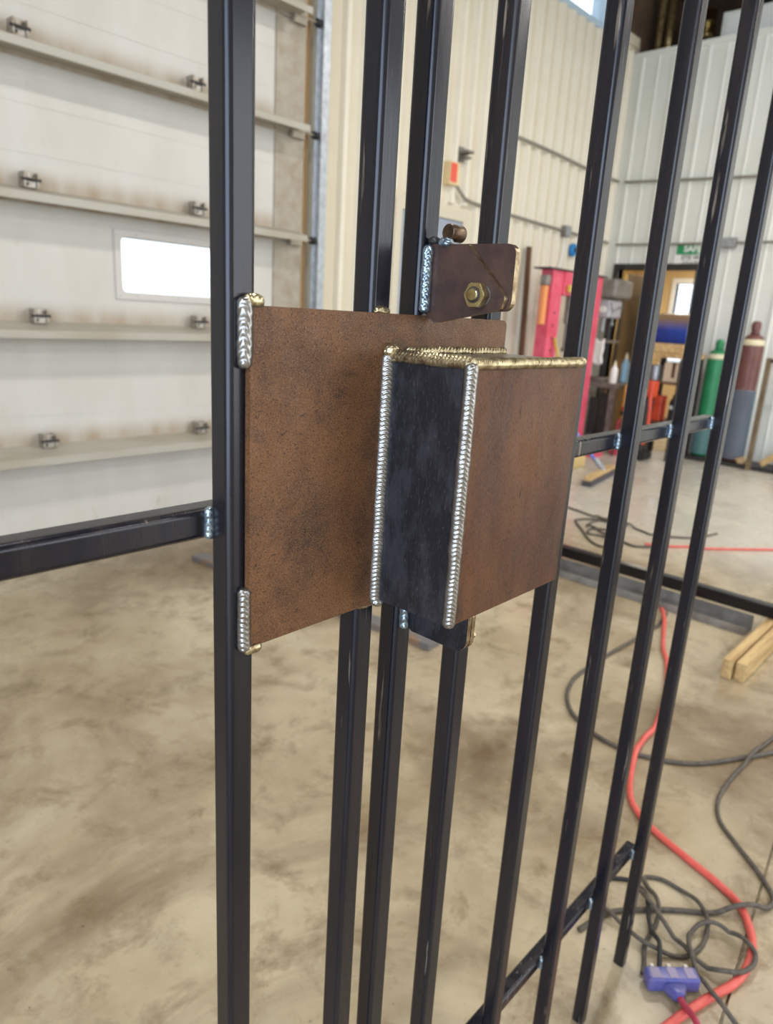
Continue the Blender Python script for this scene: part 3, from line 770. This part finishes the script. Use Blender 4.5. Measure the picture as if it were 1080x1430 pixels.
lay('cross_cable', 'power_cable', .0070, CORD, 'grey power cable doubling back over the control joint', 'cable')
lay('plug_cable_b', 'extension_cord', .0058, CORD, 'grey cord plugged into the blue outlet block, looping wide', 'cord')
lay('plug_cable_a', 'extension_cord', .0060, BLACK, 'short black cord plugged into the middle of the blue outlet block', 'cord')
lay('coil_b', 'extension_cord', .0058, CORD, 'grey cord looping over the red air hose', 'cord')
lay('far_coil', 'extension_cord', .0085, CORD, 'tangled coil of dark cord on the floor beyond the tube frame', 'cord')
lay('far_red', 'extension_cord', .0085, HOSE, 'thin red cord stretched across the floor beyond the tube frame', 'cord')
lay('far_cable', 'extension_cord', .0080, CORD, 'single grey cord trailing from the tangled coil toward the door', 'cord')

# blue three-way outlet block
ob = empty('outlet_block', (1.468, 0.330, 0), math.atan2(-.107, .103))
tag(ob, 'translucent blue three way outlet block on the floor', 'outlet')
b = bmesh.new(); box(b, -.062, .062, -.018, .022, .002, .040, bev=.007, seg=3); new_obj('housing', b, BLUEP, ob, smooth=True, wn=True)
b = bmesh.new(); prism(b, [(-.028, -.016, .006), (.028, -.016, .006), (.011, -.048, .008), (-.011, -.048, .008)], (0, 0, .028)); bmesh.ops.bevel(b, geom=list(b.edges), offset=.004, segments=2, affect='EDGES'); new_obj('neck', b, BLUEP, ob, smooth=True, wn=True)
for k in (-1, 0, 1):
    new_obj('socket', B(k * .041 - .011, k * .041 + .011, -.012, .016, .0395, .0412, bev=.0008), mat('socket_face', srgb(140, 130, 158), .4), ob)
    b = bmesh.new(); box(b, k * .041 - .005, k * .041 + .005, .018, .029, .026, .038, bev=.002); new_obj('socket_lip', b, mat('socket_lip', srgb(206, 198, 190), .4), ob)
b = bmesh.new(); tube(b, catmull([(0, -.046, .021), (.002, -.07, .024), (.006, -.095, .031), (.008, -.12, .031), (.012, -.16, .014), (.02, -.2, .009), (.04, -.32, .009)], 5), .0075, 10); new_obj('cord', b, mat('red_purple_cord', srgb(170, 52, 74), .4), ob, smooth=True)

# ------------------------------------------------------------------ things on the left wall
def conduit(pts, r, lab):
    b = bmesh.new(); tube(b, catmull(pts, 5), r, 10)
    return tag(new_obj('conduit', b, CONDUIT, smooth=True), lab, 'conduit')
yc = YL - .060
conduit([(5.78, yc, 2.72), (5.86, yc, 2.66), (5.98, yc, 2.612), (6.3, yc, 2.592), (7.2, yc, 2.57), (8.2, yc, 2.553), (9.02, yc, 2.545)], .016, 'lower grey conduit along the cream ribbed wall')
conduit([(6.3, yc, 3.335), (7.4, yc, 3.32), (8.3, yc, 3.29), (9.08, yc, 3.285)], .016, 'upper grey conduit along the cream ribbed wall')
conduit([(XF - .04, 4.5, 3.283), (XF - .04, 3.0, 3.235), (XF - .04, 1.0, 3.2)], .016, 'upper grey conduit along the white back wall')
conduit([(XF - .04, 4.5, 2.535), (XF - .04, 3.7, 2.528), (XF - .04, 2.4, 2.528), (XF - .04, 1.0, 2.53)], .014, 'lower grey conduit along the white back wall')
def jbox(loc, lab, dx=.06, dy=.035, dz=.06):
    r = empty('junction_box', loc); tag(r, lab, 'electrical box')
    new_obj('box_body', B(-dx, dx, -dy, dy, -dz, dz, bev=.004), GREYM, r)
    new_obj('cover', B(-dx * .92, dx * .92, -dy - .006, -dy, -dz * .92, dz * .92, bev=.002) if dx > dy else B(-dx - .006, -dx, -dy * .92, dy * .92, -dz * .92, dz * .92, bev=.002), GALV, r)
jbox((7.89, YL - .078, 2.552), 'grey junction box on the lower conduit of the cream wall')
jbox((XF - .042, 3.10, 2.528), 'grey junction box on the lower conduit of the white wall', .035, .09, .055)
b = bmesh.new(); tube(b, catmull([(7.89, YL - .075, 2.49), (7.88, YL - .078, 2.3), (7.83, YL - .08, 2.15), (7.80, YL - .09, 2.06)], 5), .012, 8)
tag(new_obj('drop_cord', b, WHITE, smooth=True), 'white drop cord hanging from the junction box above the red press', 'cord')
rd = empty('hose_reel_disc', (8.14, YL - .043, 2.37)); tag(rd, 'round blue disc mounted on the cream wall above the press', 'disc')
b = bmesh.new(); lathe(b, [(.075, 0), (.075, -.035), (.06, -.05), (.03, -.05)], (0, 0, 0), 24, 'y'); new_obj('rim', b, mat('bright_blue', srgb(30, 124, 190), .4), rd, smooth=False)
b = bmesh.new(); lathe(b, [(.028, -.045), (.028, -.062), (.02, -.066)], (0, 0, 0), 16, 'y'); new_obj('hub', b, DARKM, rd)
sb = empty('switch_box', (5.70, YL - .05, 2.81)); tag(sb, 'cream control box with red front above the grey door', 'electrical box')
new_obj('box_body', B(-.07, .07, -.04, .05, -.10, .10, bev=.005), mat('cream_box', srgb(226, 204, 160), .45), sb)
new_obj('red_panel', B(-.065, .03, -.045, -.04, -.08, .085), mat('red_label', srgb(226, 92, 70), .5), sb)
hk = empty('wall_bracket', (5.86, YL - .04, 3.02)); tag(hk, 'grey wall bracket above the cream control box', 'bracket')
b = bmesh.new(); box(b, -.05, .05, -.10, .01, -.012, .012, bev=.003); box(b, -.02, .07, -.06, .01, -.05, -.03, bev=.003); new_obj('arm', b, GREYM, hk)
new_obj('back_plate', B(-.04, .04, .008, .03, -.08, .05), GREYM, hk)
st = new_obj('wooden_post', (lambda b: box(b, -.03, .03, -.02, .02, 0, 2.31, bev=.003))(bmesh.new()), WOODD); st.location = (7.22, 4.50, 0); st.rotation_euler = (math.radians(-1.4), math.radians(-1.5), 0)
tag(st, 'brown wooden post leaning against the cream wall', 'wooden post')

# ------------------------------------------------------------------ hydraulic shop press
pr = empty('shop_press', (6.80, 4.0, 0)); tag(pr, 'tall red hydraulic shop press standing by the cream wall', 'press')
def chan(x0, x1):
    b = bmesh.new(); box(b, x0, x1, 0, .012, 0, 2.04); box(b, x0, x0 + .012, .012, .14, 0, 2.04); box(b, x1 - .012, x1, .012, .14, 0, 2.04); return b
new_obj('upright', chan(0, .22), RED, pr); new_obj('upright', chan(.93, 1.12), RED, pr)
new_obj('head_beam', B(.22, .93, -.02, .15, 1.80, 2.04, bev=.004), RED, pr)
new_obj('top_cap', B(-.12, 1.16, -.03, .17, 2.04, 2.056), DARKM, pr)
new_obj('bed_beam', B(.22, .93, -.03, .16, .80, .94, bev=.004), RED, pr)
for x in (0, .93): new_obj('foot', B(x - .02, x + .21, -.28, .42, 0, .05), RED, pr)
for k in range(8):
    b = bmesh.new(); cyl(b, (.11, -.002, .7 + k * .13), (.11, .004, .7 + k * .13), .014, seg=12); new_obj('pin_hole', b, BLACK, pr)
b = bmesh.new(); lathe(b, [(.07, 1.80), (.07, 1.52), (.045, 1.50), (.045, 1.25), (.06, 1.24), (.06, 1.2)], (.575, .065, 0), 20); new_obj('ram', b, GREYM, pr)
b = bmesh.new(); lathe(b, [(.03, 1.83), (.045, 1.835), (.045, 1.90), (.03, 1.905)], (.30, -.055, 0), 16); new_obj('gauge', b, mat('yellow_sticker', srgb(214, 190, 90), .5), pr)
sg = empty('tool_holster', (6.745, 4.05, 1.78)); tag(sg, 'orange handled tool hanging on the side of the red press', 'tool')
b = bmesh.new(); box(b, -.035, .035, -.03, .03, -.30, .10, bev=.014, seg=3); new_obj('handle', b, mat('orange_grip', srgb(232, 150, 92), .5), sg, smooth=True, wn=True)
new_obj('tool_head', B(-.05, .04, -.04, .04, .10, .20, bev=.01), GREYM, sg)
# parts of a machine kept at the foot of the press
# ------------------------------------------------------------------ bench with drill press
bn = empty('work_bench', (8.55, 4.06, 0)); tag(bn, 'dark steel work bench beside the red press', 'bench')
new_obj('bench_top', B(-.35, .38, -.27, .27, .78, .84, bev=.004), BENCH, bn)
for x in (-.3, .32):
    for y in (-.22, .22): new_obj('leg', B(x - .035, x + .035, y - .035, y + .035, 0, .78), BENCH, bn)
new_obj('lower_shelf', B(-.33, .36, -.25, .25, .16, .19), BENCH, bn)
for k, (y, h, m) in enumerate(((-.12, .52, DARKM), (.0, .46, DARKM), (.12, .5, GREYM))):
    o = new_obj('steel_plate', B(8.22, 8.28, 4.06 + y - .05, 4.06 + y + .05, .191, .19 + h, bev=.003), m)
    tag(o, ('dark offcut on the lower bench shelf, nearest the doorway', 'short dark offcut in the middle of the bench shelf', 'grey offcut on the lower bench shelf, nearest the press')[k], 'steel offcut', 'offcuts on the bench shelf')
dp = empty('drill_press', (8.50, 4.16, .84)); tag(dp, 'grey bench drill press standing on the dark work bench', 'drill press')
new_obj('base', B(-.20, .16, -.14, .12, 0, .045, bev=.008), BENCH, dp)
b = bmesh.new(); cyl(b, (.06, 0, .045), (.06, 0, .98), .036, seg=20); new_obj('column', b, DARKM, dp, smooth=True, wn=True)
new_obj('table', B(-.22, .1, -.15, .13, .47, .50, bev=.004), BENCH, dp)
hd = new_obj('head', B(-.20, .14, -.10, .10, .76, .98, bev=.03, seg=3), mat('head_grey', srgb(176, 174, 180), .4), dp, smooth=True, wn=True)
new_obj('belt_cover', B(-.24, .24, -.17, .14, .99, 1.22, bev=.05, seg=4), GREYM, dp, smooth=True, wn=True)
b = bmesh.new(); cyl(b, (-.12, 0, .76), (-.12, 0, .60), .028, .016, 16); new_obj('chuck', b, GALV, dp)
b = bmesh.new(); cyl(b, (-.20, -.02, .86), (-.225, -.02, .86), .04, seg=18); new_obj('switch_disc', b, WHITE, hd)
for k in range(3):
    a = k * 2 * PI / 3 + .4
    b = bmesh.new(); cyl(b, (-.12, -.11, .84), (-.12 + .14 * math.cos(a), -.13, .84 + .14 * math.sin(a)), .006, seg=8); cyl(b, (-.12 + .13 * math.cos(a), -.129, .84 + .13 * math.sin(a)), (-.12 + .165 * math.cos(a), -.133, .84 + .165 * math.sin(a)), .014, seg=10)
    new_obj('feed_handle', b, GALV, hd)
cl = bmesh.new()      # rag hung over the drill table
for i in range(9):
    for j in range(13):
        y = -.11 + .18 * i / 8; s = j / 12
        cl.verts.new((-.232 - .012 * math.sin(i * 1.4) * s, y + .01 * s * math.sin(j), .505 - .30 * s + .015 * math.cos(i * 1.1)))
cl.verts.ensure_lookup_table()
for i in range(8):
    for j in range(12): cl.faces.new([cl.verts[i * 13 + j], cl.verts[i * 13 + j + 1], cl.verts[(i + 1) * 13 + j + 1], cl.verts[(i + 1) * 13 + j]])
rg = new_obj('shop_rag', cl, WHITE, smooth=True); rg.location = (8.50, 4.16, .84)
sm = rg.modifiers.new('th', 'SOLIDIFY'); sm.thickness = .006
tag(rg, 'white rag draped over the drill press table', 'rag')
def bottle(loc, h, r, m, lab):
    o = empty('spray_bottle', loc); tag(o, lab, 'bottle')
    b = bmesh.new(); lathe(b, [(r * .9, 0), (r, .01), (r, h * .60), (r * .8, h * .68), (r * .4, h * .78), (r * .36, h * .82)], seg=20); new_obj('body', b, m, o, smooth=True, wn=True)
    b = bmesh.new(); lathe(b, [(r * .42, h * .80), (r * .42, h * .88), (r * .25, h * .9), (r * .2, h)], seg=16); new_obj('nozzle', b, mat('cream_cap', srgb(232, 220, 180), .4), o)
bottle((8.24, 3.86, .84), .27, .045, WHITE, 'white squeeze bottle at the front corner of the bench')
bottle((8.62, 3.90, .84), .36, .05, mat('light_blue_plastic', srgb(150, 190, 214), .35), 'pale blue bottle behind the white squeeze bottle')

# ------------------------------------------------------------------ doorway clutter
dl = empty('open_door_leaf', (9.34, 4.37, 0), math.radians(84)); tag(dl, 'brown door leaf standing open inside the dark framed doorway', 'door')
new_obj('leaf', B(0, .04, -.9, 0, .01, 2.19, bev=.002), mat('brown_door', srgb(124, 102, 70), .5, 0, srgb(108, 86, 58), 3, 5), dl)
b = bmesh.new(); cyl(b, (-.05, -.83, 1.0), (.09, -.83, 1.0), .025, seg=14); new_obj('knob', b, GALV, dl)
jk = bmesh.new(); lathe(jk, [(.02, 2.08), (.10, 2.05), (.16, 1.9), (.18, 1.6), (.19, 1.3), (.17, 1.12), (.15, 1.11)], (0, 0, 0), 20)
for v in jk.verts: v.co.y *= .45; v.co.x += .02 * math.sin(v.co.z * 9) 
jo = new_obj('hanging_jacket', jk, BLACK, smooth=True); jo.location = (9.75, 4.18, 0); jo.rotation_euler.z = .1; tag(jo, 'black jacket hanging on the brown door', 'jacket')
pb = empty('push_broom', (9.06, 4.30, 0)); tag(pb, 'broom with a white clamp standing against the doorway frame', 'broom')
b = bmesh.new(); cyl(b, (0, 0, .06), (.03, -.02, 2.15), .016, seg=12); new_obj('handle', b, BLACK, pb, smooth=True)
b = bmesh.new(); cyl(b, (.0261, -.0174, 1.98), (.0301, -.0201, 2.17), .022, seg=12); new_obj('grip', b, mat('yellow_grip', srgb(206, 164, 84), .5), pb, smooth=True)
new_obj('clamp', B(-.015, .065, -.065, .03, 1.86, 1.99, bev=.006), WHITE, pb)
new_obj('brush_head', B(-.05, .05, -.12, .12, 0, .075, bev=.006), DARKM, pb)

# blue drum lying on a timber stand
sd = empty('drum_stand', (8.62, 3.315, 0)); tag(sd, 'timber and steel stand holding the blue drum', 'stand')
new_obj('top_board', B(-.30, .30, -.26, .26, 1.19, 1.245, bev=.003), WOODM, sd)
for x in (-.26, .26):
    for y in (-.22, .22): new_obj('leg', B(x - .03, x + .03, y - .03, y + .03, 0, 1.19), DARKM, sd)
for z in (.92, .45): new_obj('shelf', B(-.28, .28, -.25, .25, z - .03, z, bev=.002), WOODD, sd)
dm = empty('blue_drum', (8.62, 3.325, 1.474)); tag(dm, 'blue steel drum lying on its side on the timber stand', 'drum')
b = bmesh.new(); lathe(b, [(.19, -.185), (.205, -.20), (.222, -.20), (.225, -.18), (.22, -.16), (.22, -.08), (.226, -.07), (.22, -.06), (.22, .06), (.226, .07), (.22, .08), (.22, .16), (.225, .18), (.222, .20), (.205, .20), (.19, .185)], (0, 0, 0), 40, 'y')
DRUM = mat('drum_blue', srgb(28, 66, 160), .35, 0, srgb(22, 52, 130), 4, 4)
def brown_top(m):                     # drum colour turns brown towards the top
    nt = m.node_tree; N = nt.nodes; L = nt.links; p = N['Principled BSDF']; src = p.inputs['Base Color'].links[0].from_socket
    tc = N.new('ShaderNodeTexCoord'); sx = N.new('ShaderNodeSeparateXYZ'); L.new(tc.outputs['Object'], sx.inputs[0])
    r = N.new('ShaderNodeMapRange'); r.inputs['From Min'].default_value = .03; r.inputs['From Max'].default_value = .17; L.new(sx.outputs['Z'], r.inputs['Value'])
    x = N.new('ShaderNodeMix'); x.data_type = 'RGBA'; L.new(r.outputs['Result'], x.inputs[0]); L.new(src, x.inputs[6]); x.inputs[7].default_value = srgb(134, 106, 74)
    L.new(x.outputs[2], p.inputs['Base Color'])
brown_top(DRUM)
new_obj('drum_shell', b, DRUM, dm, smooth=True, wn=True)
for s in (-1, 1):
    new_obj('chock', (lambda b: prism(b, [(s * .12, -.2, -.224), (s * .24, -.2, -.224), (s * .21, -.2, -.12)], (0, .4, 0)))(bmesh.new()), WOODM, dm)
# things on and under the stand
ORANGE = mat('machine_orange', srgb(214, 84, 52), .45, 0, srgb(190, 64, 42), 10, 5)
o = empty('card_box', (8.46, 3.20, .92)); tag(o, 'cardboard box on the upper shelf of the drum stand', 'box')
new_obj('carton', B(-.09, .1, -.11, .11, .001, .22), mat('cardboard', srgb(206, 190, 164), .7), o); new_obj('tape', B(-.091, .101, -.02, .02, .05, .221), WOODD, o)
o = empty('paint_can', (8.46, 3.44, .92)); tag(o, 'grey paint can on the upper shelf of the drum stand', 'can')
b = bmesh.new(); lathe(b, [(.07, .001), (.075, .004), (.075, .17), (.07, .178), (.06, .172)], seg=20); new_obj('can_body', b, GALV, o, smooth=True, wn=True)
b = bmesh.new(); tube(b, catmull([(0, -.076, .14), (-.05, -.06, .20), (-.06, 0, .235), (-.05, .06, .20), (0, .076, .14)], 5), .003, 6); new_obj('bail', b, DARKM, o)
o = empty('tool_case', (8.44, 3.40, .45)); tag(o, 'orange red tool case on the lower shelf of the drum stand', 'tool case')
new_obj('case', B(-.06, .1, -.12, .12, .001, .30, bev=.012), ORANGE, o); b = bmesh.new(); tube(b, catmull([(0, -.06, .30), (0, -.05, .35), (0, .05, .35), (0, .06, .30)], 4), .010, 8); new_obj('case_handle', b, BLACK, o)
for zz in (.12, .2): new_obj('latch', B(-.066, -.058, -.03, .03, zz, zz + .03), GALV, o)
o = empty('grease_gun', (8.42, 3.15, .45)); tag(o, 'dark hand tool with pale cap on the lower drum stand shelf', 'tool')
b = bmesh.new(); lathe(b, [(.05, .001), (.05, .25), (.03, .28), (.02, .33)], seg=16); new_obj('barrel', b, DARKM, o); b = bmesh.new(); lathe(b, [(.052, .16), (.052, .2)], seg=16); new_obj('cap_ring', b, WHITE, o)
o = empty('floor_jack', (8.30, 3.66, 0)); tag(o, 'red and yellow bottle jack stand on the floor beside the drum stand', 'jack')
b = bmesh.new(); lathe(b, [(.14, 0), (.14, .06), (.10, .10), (.09, .40), (.075, .42)], seg=20); new_obj('body', b, RED, o)
b = bmesh.new(); lathe(b, [(.06, .42), (.06, .82), (.05, .84)], seg=20); new_obj('sleeve', b, mat('amber_sleeve', srgb(228, 172, 92), .45), o, smooth=False)
b = bmesh.new(); lathe(b, [(.066, .47), (.066, .53)], seg=20); new_obj('band', b, BLACK, o)
b = bmesh.new(); lathe(b, [(.066, .54), (.066, .58)], seg=20); new_obj('band', b, ORANGE, o)
o = empty('orange_trolley', (8.15, 3.36, 0)); tag(o, 'orange machine trolley on wheels in front of the drum stand', 'trolley')
new_obj('body', B(-.08, .08, -.05, .12, .10, .74, bev=.02), DARKM, o); new_obj('cover', B(-.09, .09, -.08, .13, .74, .93, bev=.02), ORANGE, o)
b = bmesh.new(); tube(b, catmull([(-.085, -.06, .80), (-.10, -.085, .6), (-.10, -.09, .4), (-.085, -.06, .2)], 5), .02, 8); new_obj('hose_arm', b, ORANGE, o)
for y in (-.05, .11):
    b = bmesh.new(); cyl(b, (-.10, y, .06), (.10, y, .06), .06, seg=18); new_obj('wheel', b, BLACK, o)
sk = bmesh.new(); cyl(sk, (8.02, 3.64, .012), (8.20, 3.56, 1.05), .012, seg=8); tag(new_obj('brown_rod', sk, WOODD, smooth=True), 'thin brown rod leaning on the orange trolley', 'rod')

# ------------------------------------------------------------------ gas cylinders and their rack
pf_ = new_obj('cylinder_platform', B(8.75, 9.13, .9, 3.045, 0, .05, bev=.003), DARKM); tag(pf_, 'low dark steel platform under the gas cylinders', 'platform')
rk = empty('rack_frame', (8.93, 2.2, 0)); tag(rk, 'tan post and dark bar frame in front of the gas cylinder platform', 'rack')
POST = mat('rack_post_tan', srgb(130, 114, 90), .5, .2, srgb(104, 88, 66), 10, 4)
for y in (.10, -.9): new_obj('post', B(-.235, -.185, y - .025, y + .025, .0, 1.27), POST, rk)
new_obj('top_bar', B(-.235, -.195, -.92, .075, 1.22, 1.26), DARKM, rk)
def cylinder(y, r, hs, htop, m, lab, collar, x=8.95, net=None):
    c = empty('gas_cylinder', (x, y, .05)); tag(c, lab, 'gas cylinder')
    b = bmesh.new(); pf = [(r * .85, 0), (r * .97, .01), (r, .04), (r, hs)]
    for k in range(1, 8):
        a = k / 7 * PI / 2; pf.append((r * .34 + r * .66 * math.cos(a), hs + r * .95 * math.sin(a)))
    pf.append((r * .36, hs + r * 1.1))
    lathe(b, pf, seg=32); new_obj('shell', b, m, c, smooth=True, wn=True)
    b = bmesh.new(); lathe(b, [(r * 1.004, hs - .005), (r * 1.012, hs + .01), (r * .93, hs + r * .45), (r * .80, hs + r * .62), (r * .75, hs + r * .60)], seg=32); new_obj('shoulder_label', b, collar, c, smooth=True)
    z0 = hs + r * 1.05
    b = bmesh.new(); lathe(b, [(r * .42, z0 - .02), (r * .42, z0 + .012), (r * .34, z0 + .02), (r * .42, z0 + .035), (r * .44, htop - .05), (r * .36, htop - .01), (r * .12, htop)], seg=20)
    cap = new_obj('valve_cap', b, m, c, smooth=True, wn=True)
    b = bmesh.new(); cyl(b, (-r * .38, 0, htop - .11), (-r * .30, 0, htop - .11), .02, seg=10); new_obj('cap_slot', b, BLACK, cap)
    if net:
        n0, n1 = net; b = bmesh.new(); z = n0
        while z < n1:
            lathe(b, [(r + .001, z), (r + .008, z + .006), (r + .008, z + .014), (r + .001, z + .02)], seg=28); z += .034
        for k in range(24):
            a = 2 * PI * k / 24; cyl(b, ((r + .006) * math.cos(a), (r + .006) * math.sin(a), n0), ((r + .006) * math.cos(a), (r + .006) * math.sin(a), n1), .003, seg=5)
        nn = new_obj('protective_net', b, mat('blue_grey_net', srgb(104, 128, 146), .5), c)
    return c
cylinder(2.925, .112, 1.16, 1.385, mat('cylinder_green', srgb(44, 140, 92), .38, 0, srgb(36, 122, 78), 5, 4), 'green gas cylinder standing in the rack by the doorway', mat('pale_label', srgb(214, 208, 176), .5), net=(.03, .42))
cylinder(2.565, .122, 1.345, 1.61, mat('cylinder_maroon', srgb(122, 82, 76), .42, 0, srgb(104, 62, 58), 5, 4), 'maroon gas cylinder with a net sleeve beside the green cylinder', mat('cream_label', srgb(222, 212, 178), .5), net=(.03, .82))
o = new_obj('leaning_sheet', B(-.02, .02, -.35, .45, 0, 1.0), mat('pale_sheet', srgb(196, 202, 210), .4)); o.location = (9.02, 1.30, .052); o.rotation_euler = (0, math.radians(6), 0); tag(o, 'pale grey metal sheet leaning in the cylinder rack', 'metal sheet')
o = new_obj('timber_offcut', B(-.02, .02, -.035, .035, 0, .78, bev=.003), WOODM); o.location = (8.83, 2.20, .075); o.rotation_euler = (math.radians(48), 0, 0); tag(o, 'pale timber offcut leaning beside the rack post', 'timber')
o = new_obj('blue_sack', (lambda b: (bmesh.ops.create_icosphere(b, subdivisions=3, radius=.16), b)[-1])(bmesh.new()), mat('sack_blue', srgb(58, 92, 180), .6), smooth=True); 
for v in o.data.vertices:
    v.co *= 1 + .15 * noise.noise(v.co * 9); v.co.z = max(v.co.z * .9, -.11)
o.location = (9.00, 1.95, .161); tag(o, 'crumpled blue sack on the cylinder rack base', 'sack')
o = new_obj('crumpled_rag', (lambda b: (bmesh.ops.create_icosphere(b, subdivisions=3, radius=.07), b)[-1])(bmesh.new()), mat('tan_rag', srgb(196, 170, 132), .8), smooth=True)
for v in o.data.vertices:
    v.co *= 1 + .3 * noise.noise(v.co * 22); v.co.z = max(v.co.z * .7, -.035)
o.location = (8.80, 2.40, .086); tag(o, 'crumpled tan rag at the foot of the maroon cylinder', 'rag')

# safety sign above the doorway
sg = empty('safety_sign', (XF - .024, 3.45, 2.40)); tag(sg, 'green and white safety eye wash station sign above the doorway', 'sign')
new_obj('sign_board', B(0, .006, -.27, .27, -.145, .125), WHITE, sg)
new_obj('green_header', B(-.0015, 0, -.255, .255, .005, .115), mat('sign_green', srgb(34, 140, 88), .45), sg)
def text(s, size, y, z, m, parent, bold=0.0):
    cu = bpy.data.curves.new('lettering', 'FONT'); cu.body = s; cu.size = size; cu.align_x = 'CENTER'; cu.extrude = .0006; cu.offset = bold
    cu.materials.append(m)
    o = bpy.data.objects.new('lettering', cu); COL.objects.link(o); o.parent = parent
    me = bpy.data.meshes.new_from_object(o); bpy.data.objects.remove(o)
    o = bpy.data.objects.new('lettering', me); COL.objects.link(o); o.parent = parent
    o.location = (-.0026, y, z); o.rotation_euler = (PI / 2, 0, -PI / 2)
text('SAFETY', .10, 0, .040, WHITE, sg, .003); text('FIRST', .04, -.05, .010, WHITE, sg)
BLK = mat('sign_black', srgb(30, 32, 34), .5)
text('EYE WASH', .075, 0, -.055, BLK, sg, .001); text('STATION', .075, 0, -.128, BLK, sg, .001)

# ------------------------------------------------------------------ brooms lying on the far floor
br = empty('floor_broom', (6.64, 3.10, 0), math.atan2(.16, .92)); tag(br, 'wide push broom with a blue handle on the floor by the press', 'broom')
new_obj('brush_block', B(-.43, .43, -.03, .04, .055, .095, bev=.004), WOODM, br)
new_obj('bristles', B(-.43, .43, -.045, .05, 0, .055), mat('bristle_grey', srgb(92, 86, 92), .8, 0, srgb(60, 56, 60), 60, 4, stretch=(6, 6, .5)), br)
b = bmesh.new(); cyl(b, (.08, .02, .09), (.17, .95, 1.06), .017, seg=12); new_obj('handle', b, mat('handle_blue', srgb(90, 128, 206), .4), br, smooth=True)
b = bmesh.new(); cyl(b, (.0757, -.01, .08), (.09, .10, .19), .026, seg=12); new_obj('ferrule', b, GALV, br)
o = empty('yellow_pole_broom', (7.0, 3.56, 0)); tag(o, 'broom with a yellow handle standing beside the red press', 'broom')
b = bmesh.new(); cyl(b, (0, 0, .10), (-.06, .42, 1.35), .017, seg=12); new_obj('handle', b, mat('handle_yellow', srgb(206, 178, 90), .45), o, smooth=True)
b = bmesh.new(); prism(b, [(-.05, -.14, .03), (-.03, -.05, .17), (.03, -.05, .17), (.05, -.14, .03)], (0, .0, 0.0)) if False else box(b, -.13, .13, -.035, .035, 0, .12, bev=.012); new_obj('brush', b, mat('straw', srgb(200, 176, 120), .8), o)

# ------------------------------------------------------------------ mezzanine equipment
for k, (y, r, lab) in enumerate(((4.485, .050, 'thin shiny round duct rising from the mezzanine in the corner'), (4.355, .048, 'capped shiny round duct with an elbow beside the thin duct'), (3.90, .085, 'wide shiny round duct beside the white air unit'))):
    d = empty('round_duct', (9.5, y, ZM - .1)); tag(d, lab, 'duct')
    h = (1.55, .72, .52)[k]
    SPIRAL = mat('shiny_duct', srgb(206, 188, 140), .25, .9, srgb(150, 130, 90), 14, 4)
    b = bmesh.new(); cyl(b, (0, 0, 0), (0, 0, h), r, seg=24, cap=True); new_obj('pipe', b, SPIRAL, d, smooth=True, wn=True)
    for q in range(int(h / .16)):
        b = bmesh.new(); lathe(b, [(r, q * .16 + .06), (r + .007, q * .16 + .066), (r + .007, q * .16 + .078), (r, q * .16 + .084)], seg=24); new_obj('band', b, SPIRAL, d)
    if k == 1:
        b = bmesh.new(); tube(b, catmull([(0, 0, h - .02), (.01, 0, h + .06), (.07, 0, h + .11), (.3, 0, h + .12)], 6), r * .98, 20); new_obj('elbow', b, SPIRAL, d, smooth=True)
ac = empty('air_unit', (9.62, 3.0, ZM - .1)); tag(ac, 'white air handling unit on the mezzanine above the back wall', 'air unit')
new_obj('cabinet', B(-.25, .45, -1.0, .68, 0, .42, bev=.006), WALL_W, ac)
new_obj('end_plate', B(-.26, -.25, -.1, .62, .14, .38), WHITE, ac)
bc = new_obj('roof_brace', (lambda b: cyl(b, (10.6, 4.4, 6.0), (10.6, 2.6, 5.0), .05, seg=10))(bmesh.new()), DARKM); tag(bc, 'dark steel brace slanting up to the roof above the air unit', 'brace')

# vehicle parked outside the overhead door, seen through its window
vh = empty('parked_truck', (7.6, 11.5, 0), PI); tag(vh, 'pale truck parked outside the overhead door window', 'truck')
VW = mat('truck_white', srgb(236, 240, 244), .3)
b = bmesh.new(); prism(b, [(-2.2, -.9, .5), (2.4, -.9, .5), (2.4, -.9, 1.35), (.5, -.9, 1.35), (-.1, -.9, 1.95), (-2.2, -.9, 1.95)], (0, 1.8, 0)); new_obj('body', b, VW, vh)
b = bmesh.new(); prism(b, [(.36, -.905, 1.36), (-.14, -.905, 1.86), (-1.0, -.905, 1.86), (-1.0, -.905, 1.36)], (0, .004, 0)); new_obj('side_window', b, mat('tinted_glass', srgb(120, 140, 156), .1), vh)
for x in (-1.5, 1.6):
    for y in (-.9, .72):
        b = bmesh.new(); cyl(b, (x, y, .36), (x, y + .2, .36), .36, seg=24); new_obj('wheel', b, BLACK, vh)
gd = new_obj('ground_outside', B(-30, 40, YL + 1.0, 60, -.2, -.02), mat('gravel', srgb(200, 196, 188), .9, 0, srgb(180, 174, 164), 2, 5)); gd['kind'] = 'structure'
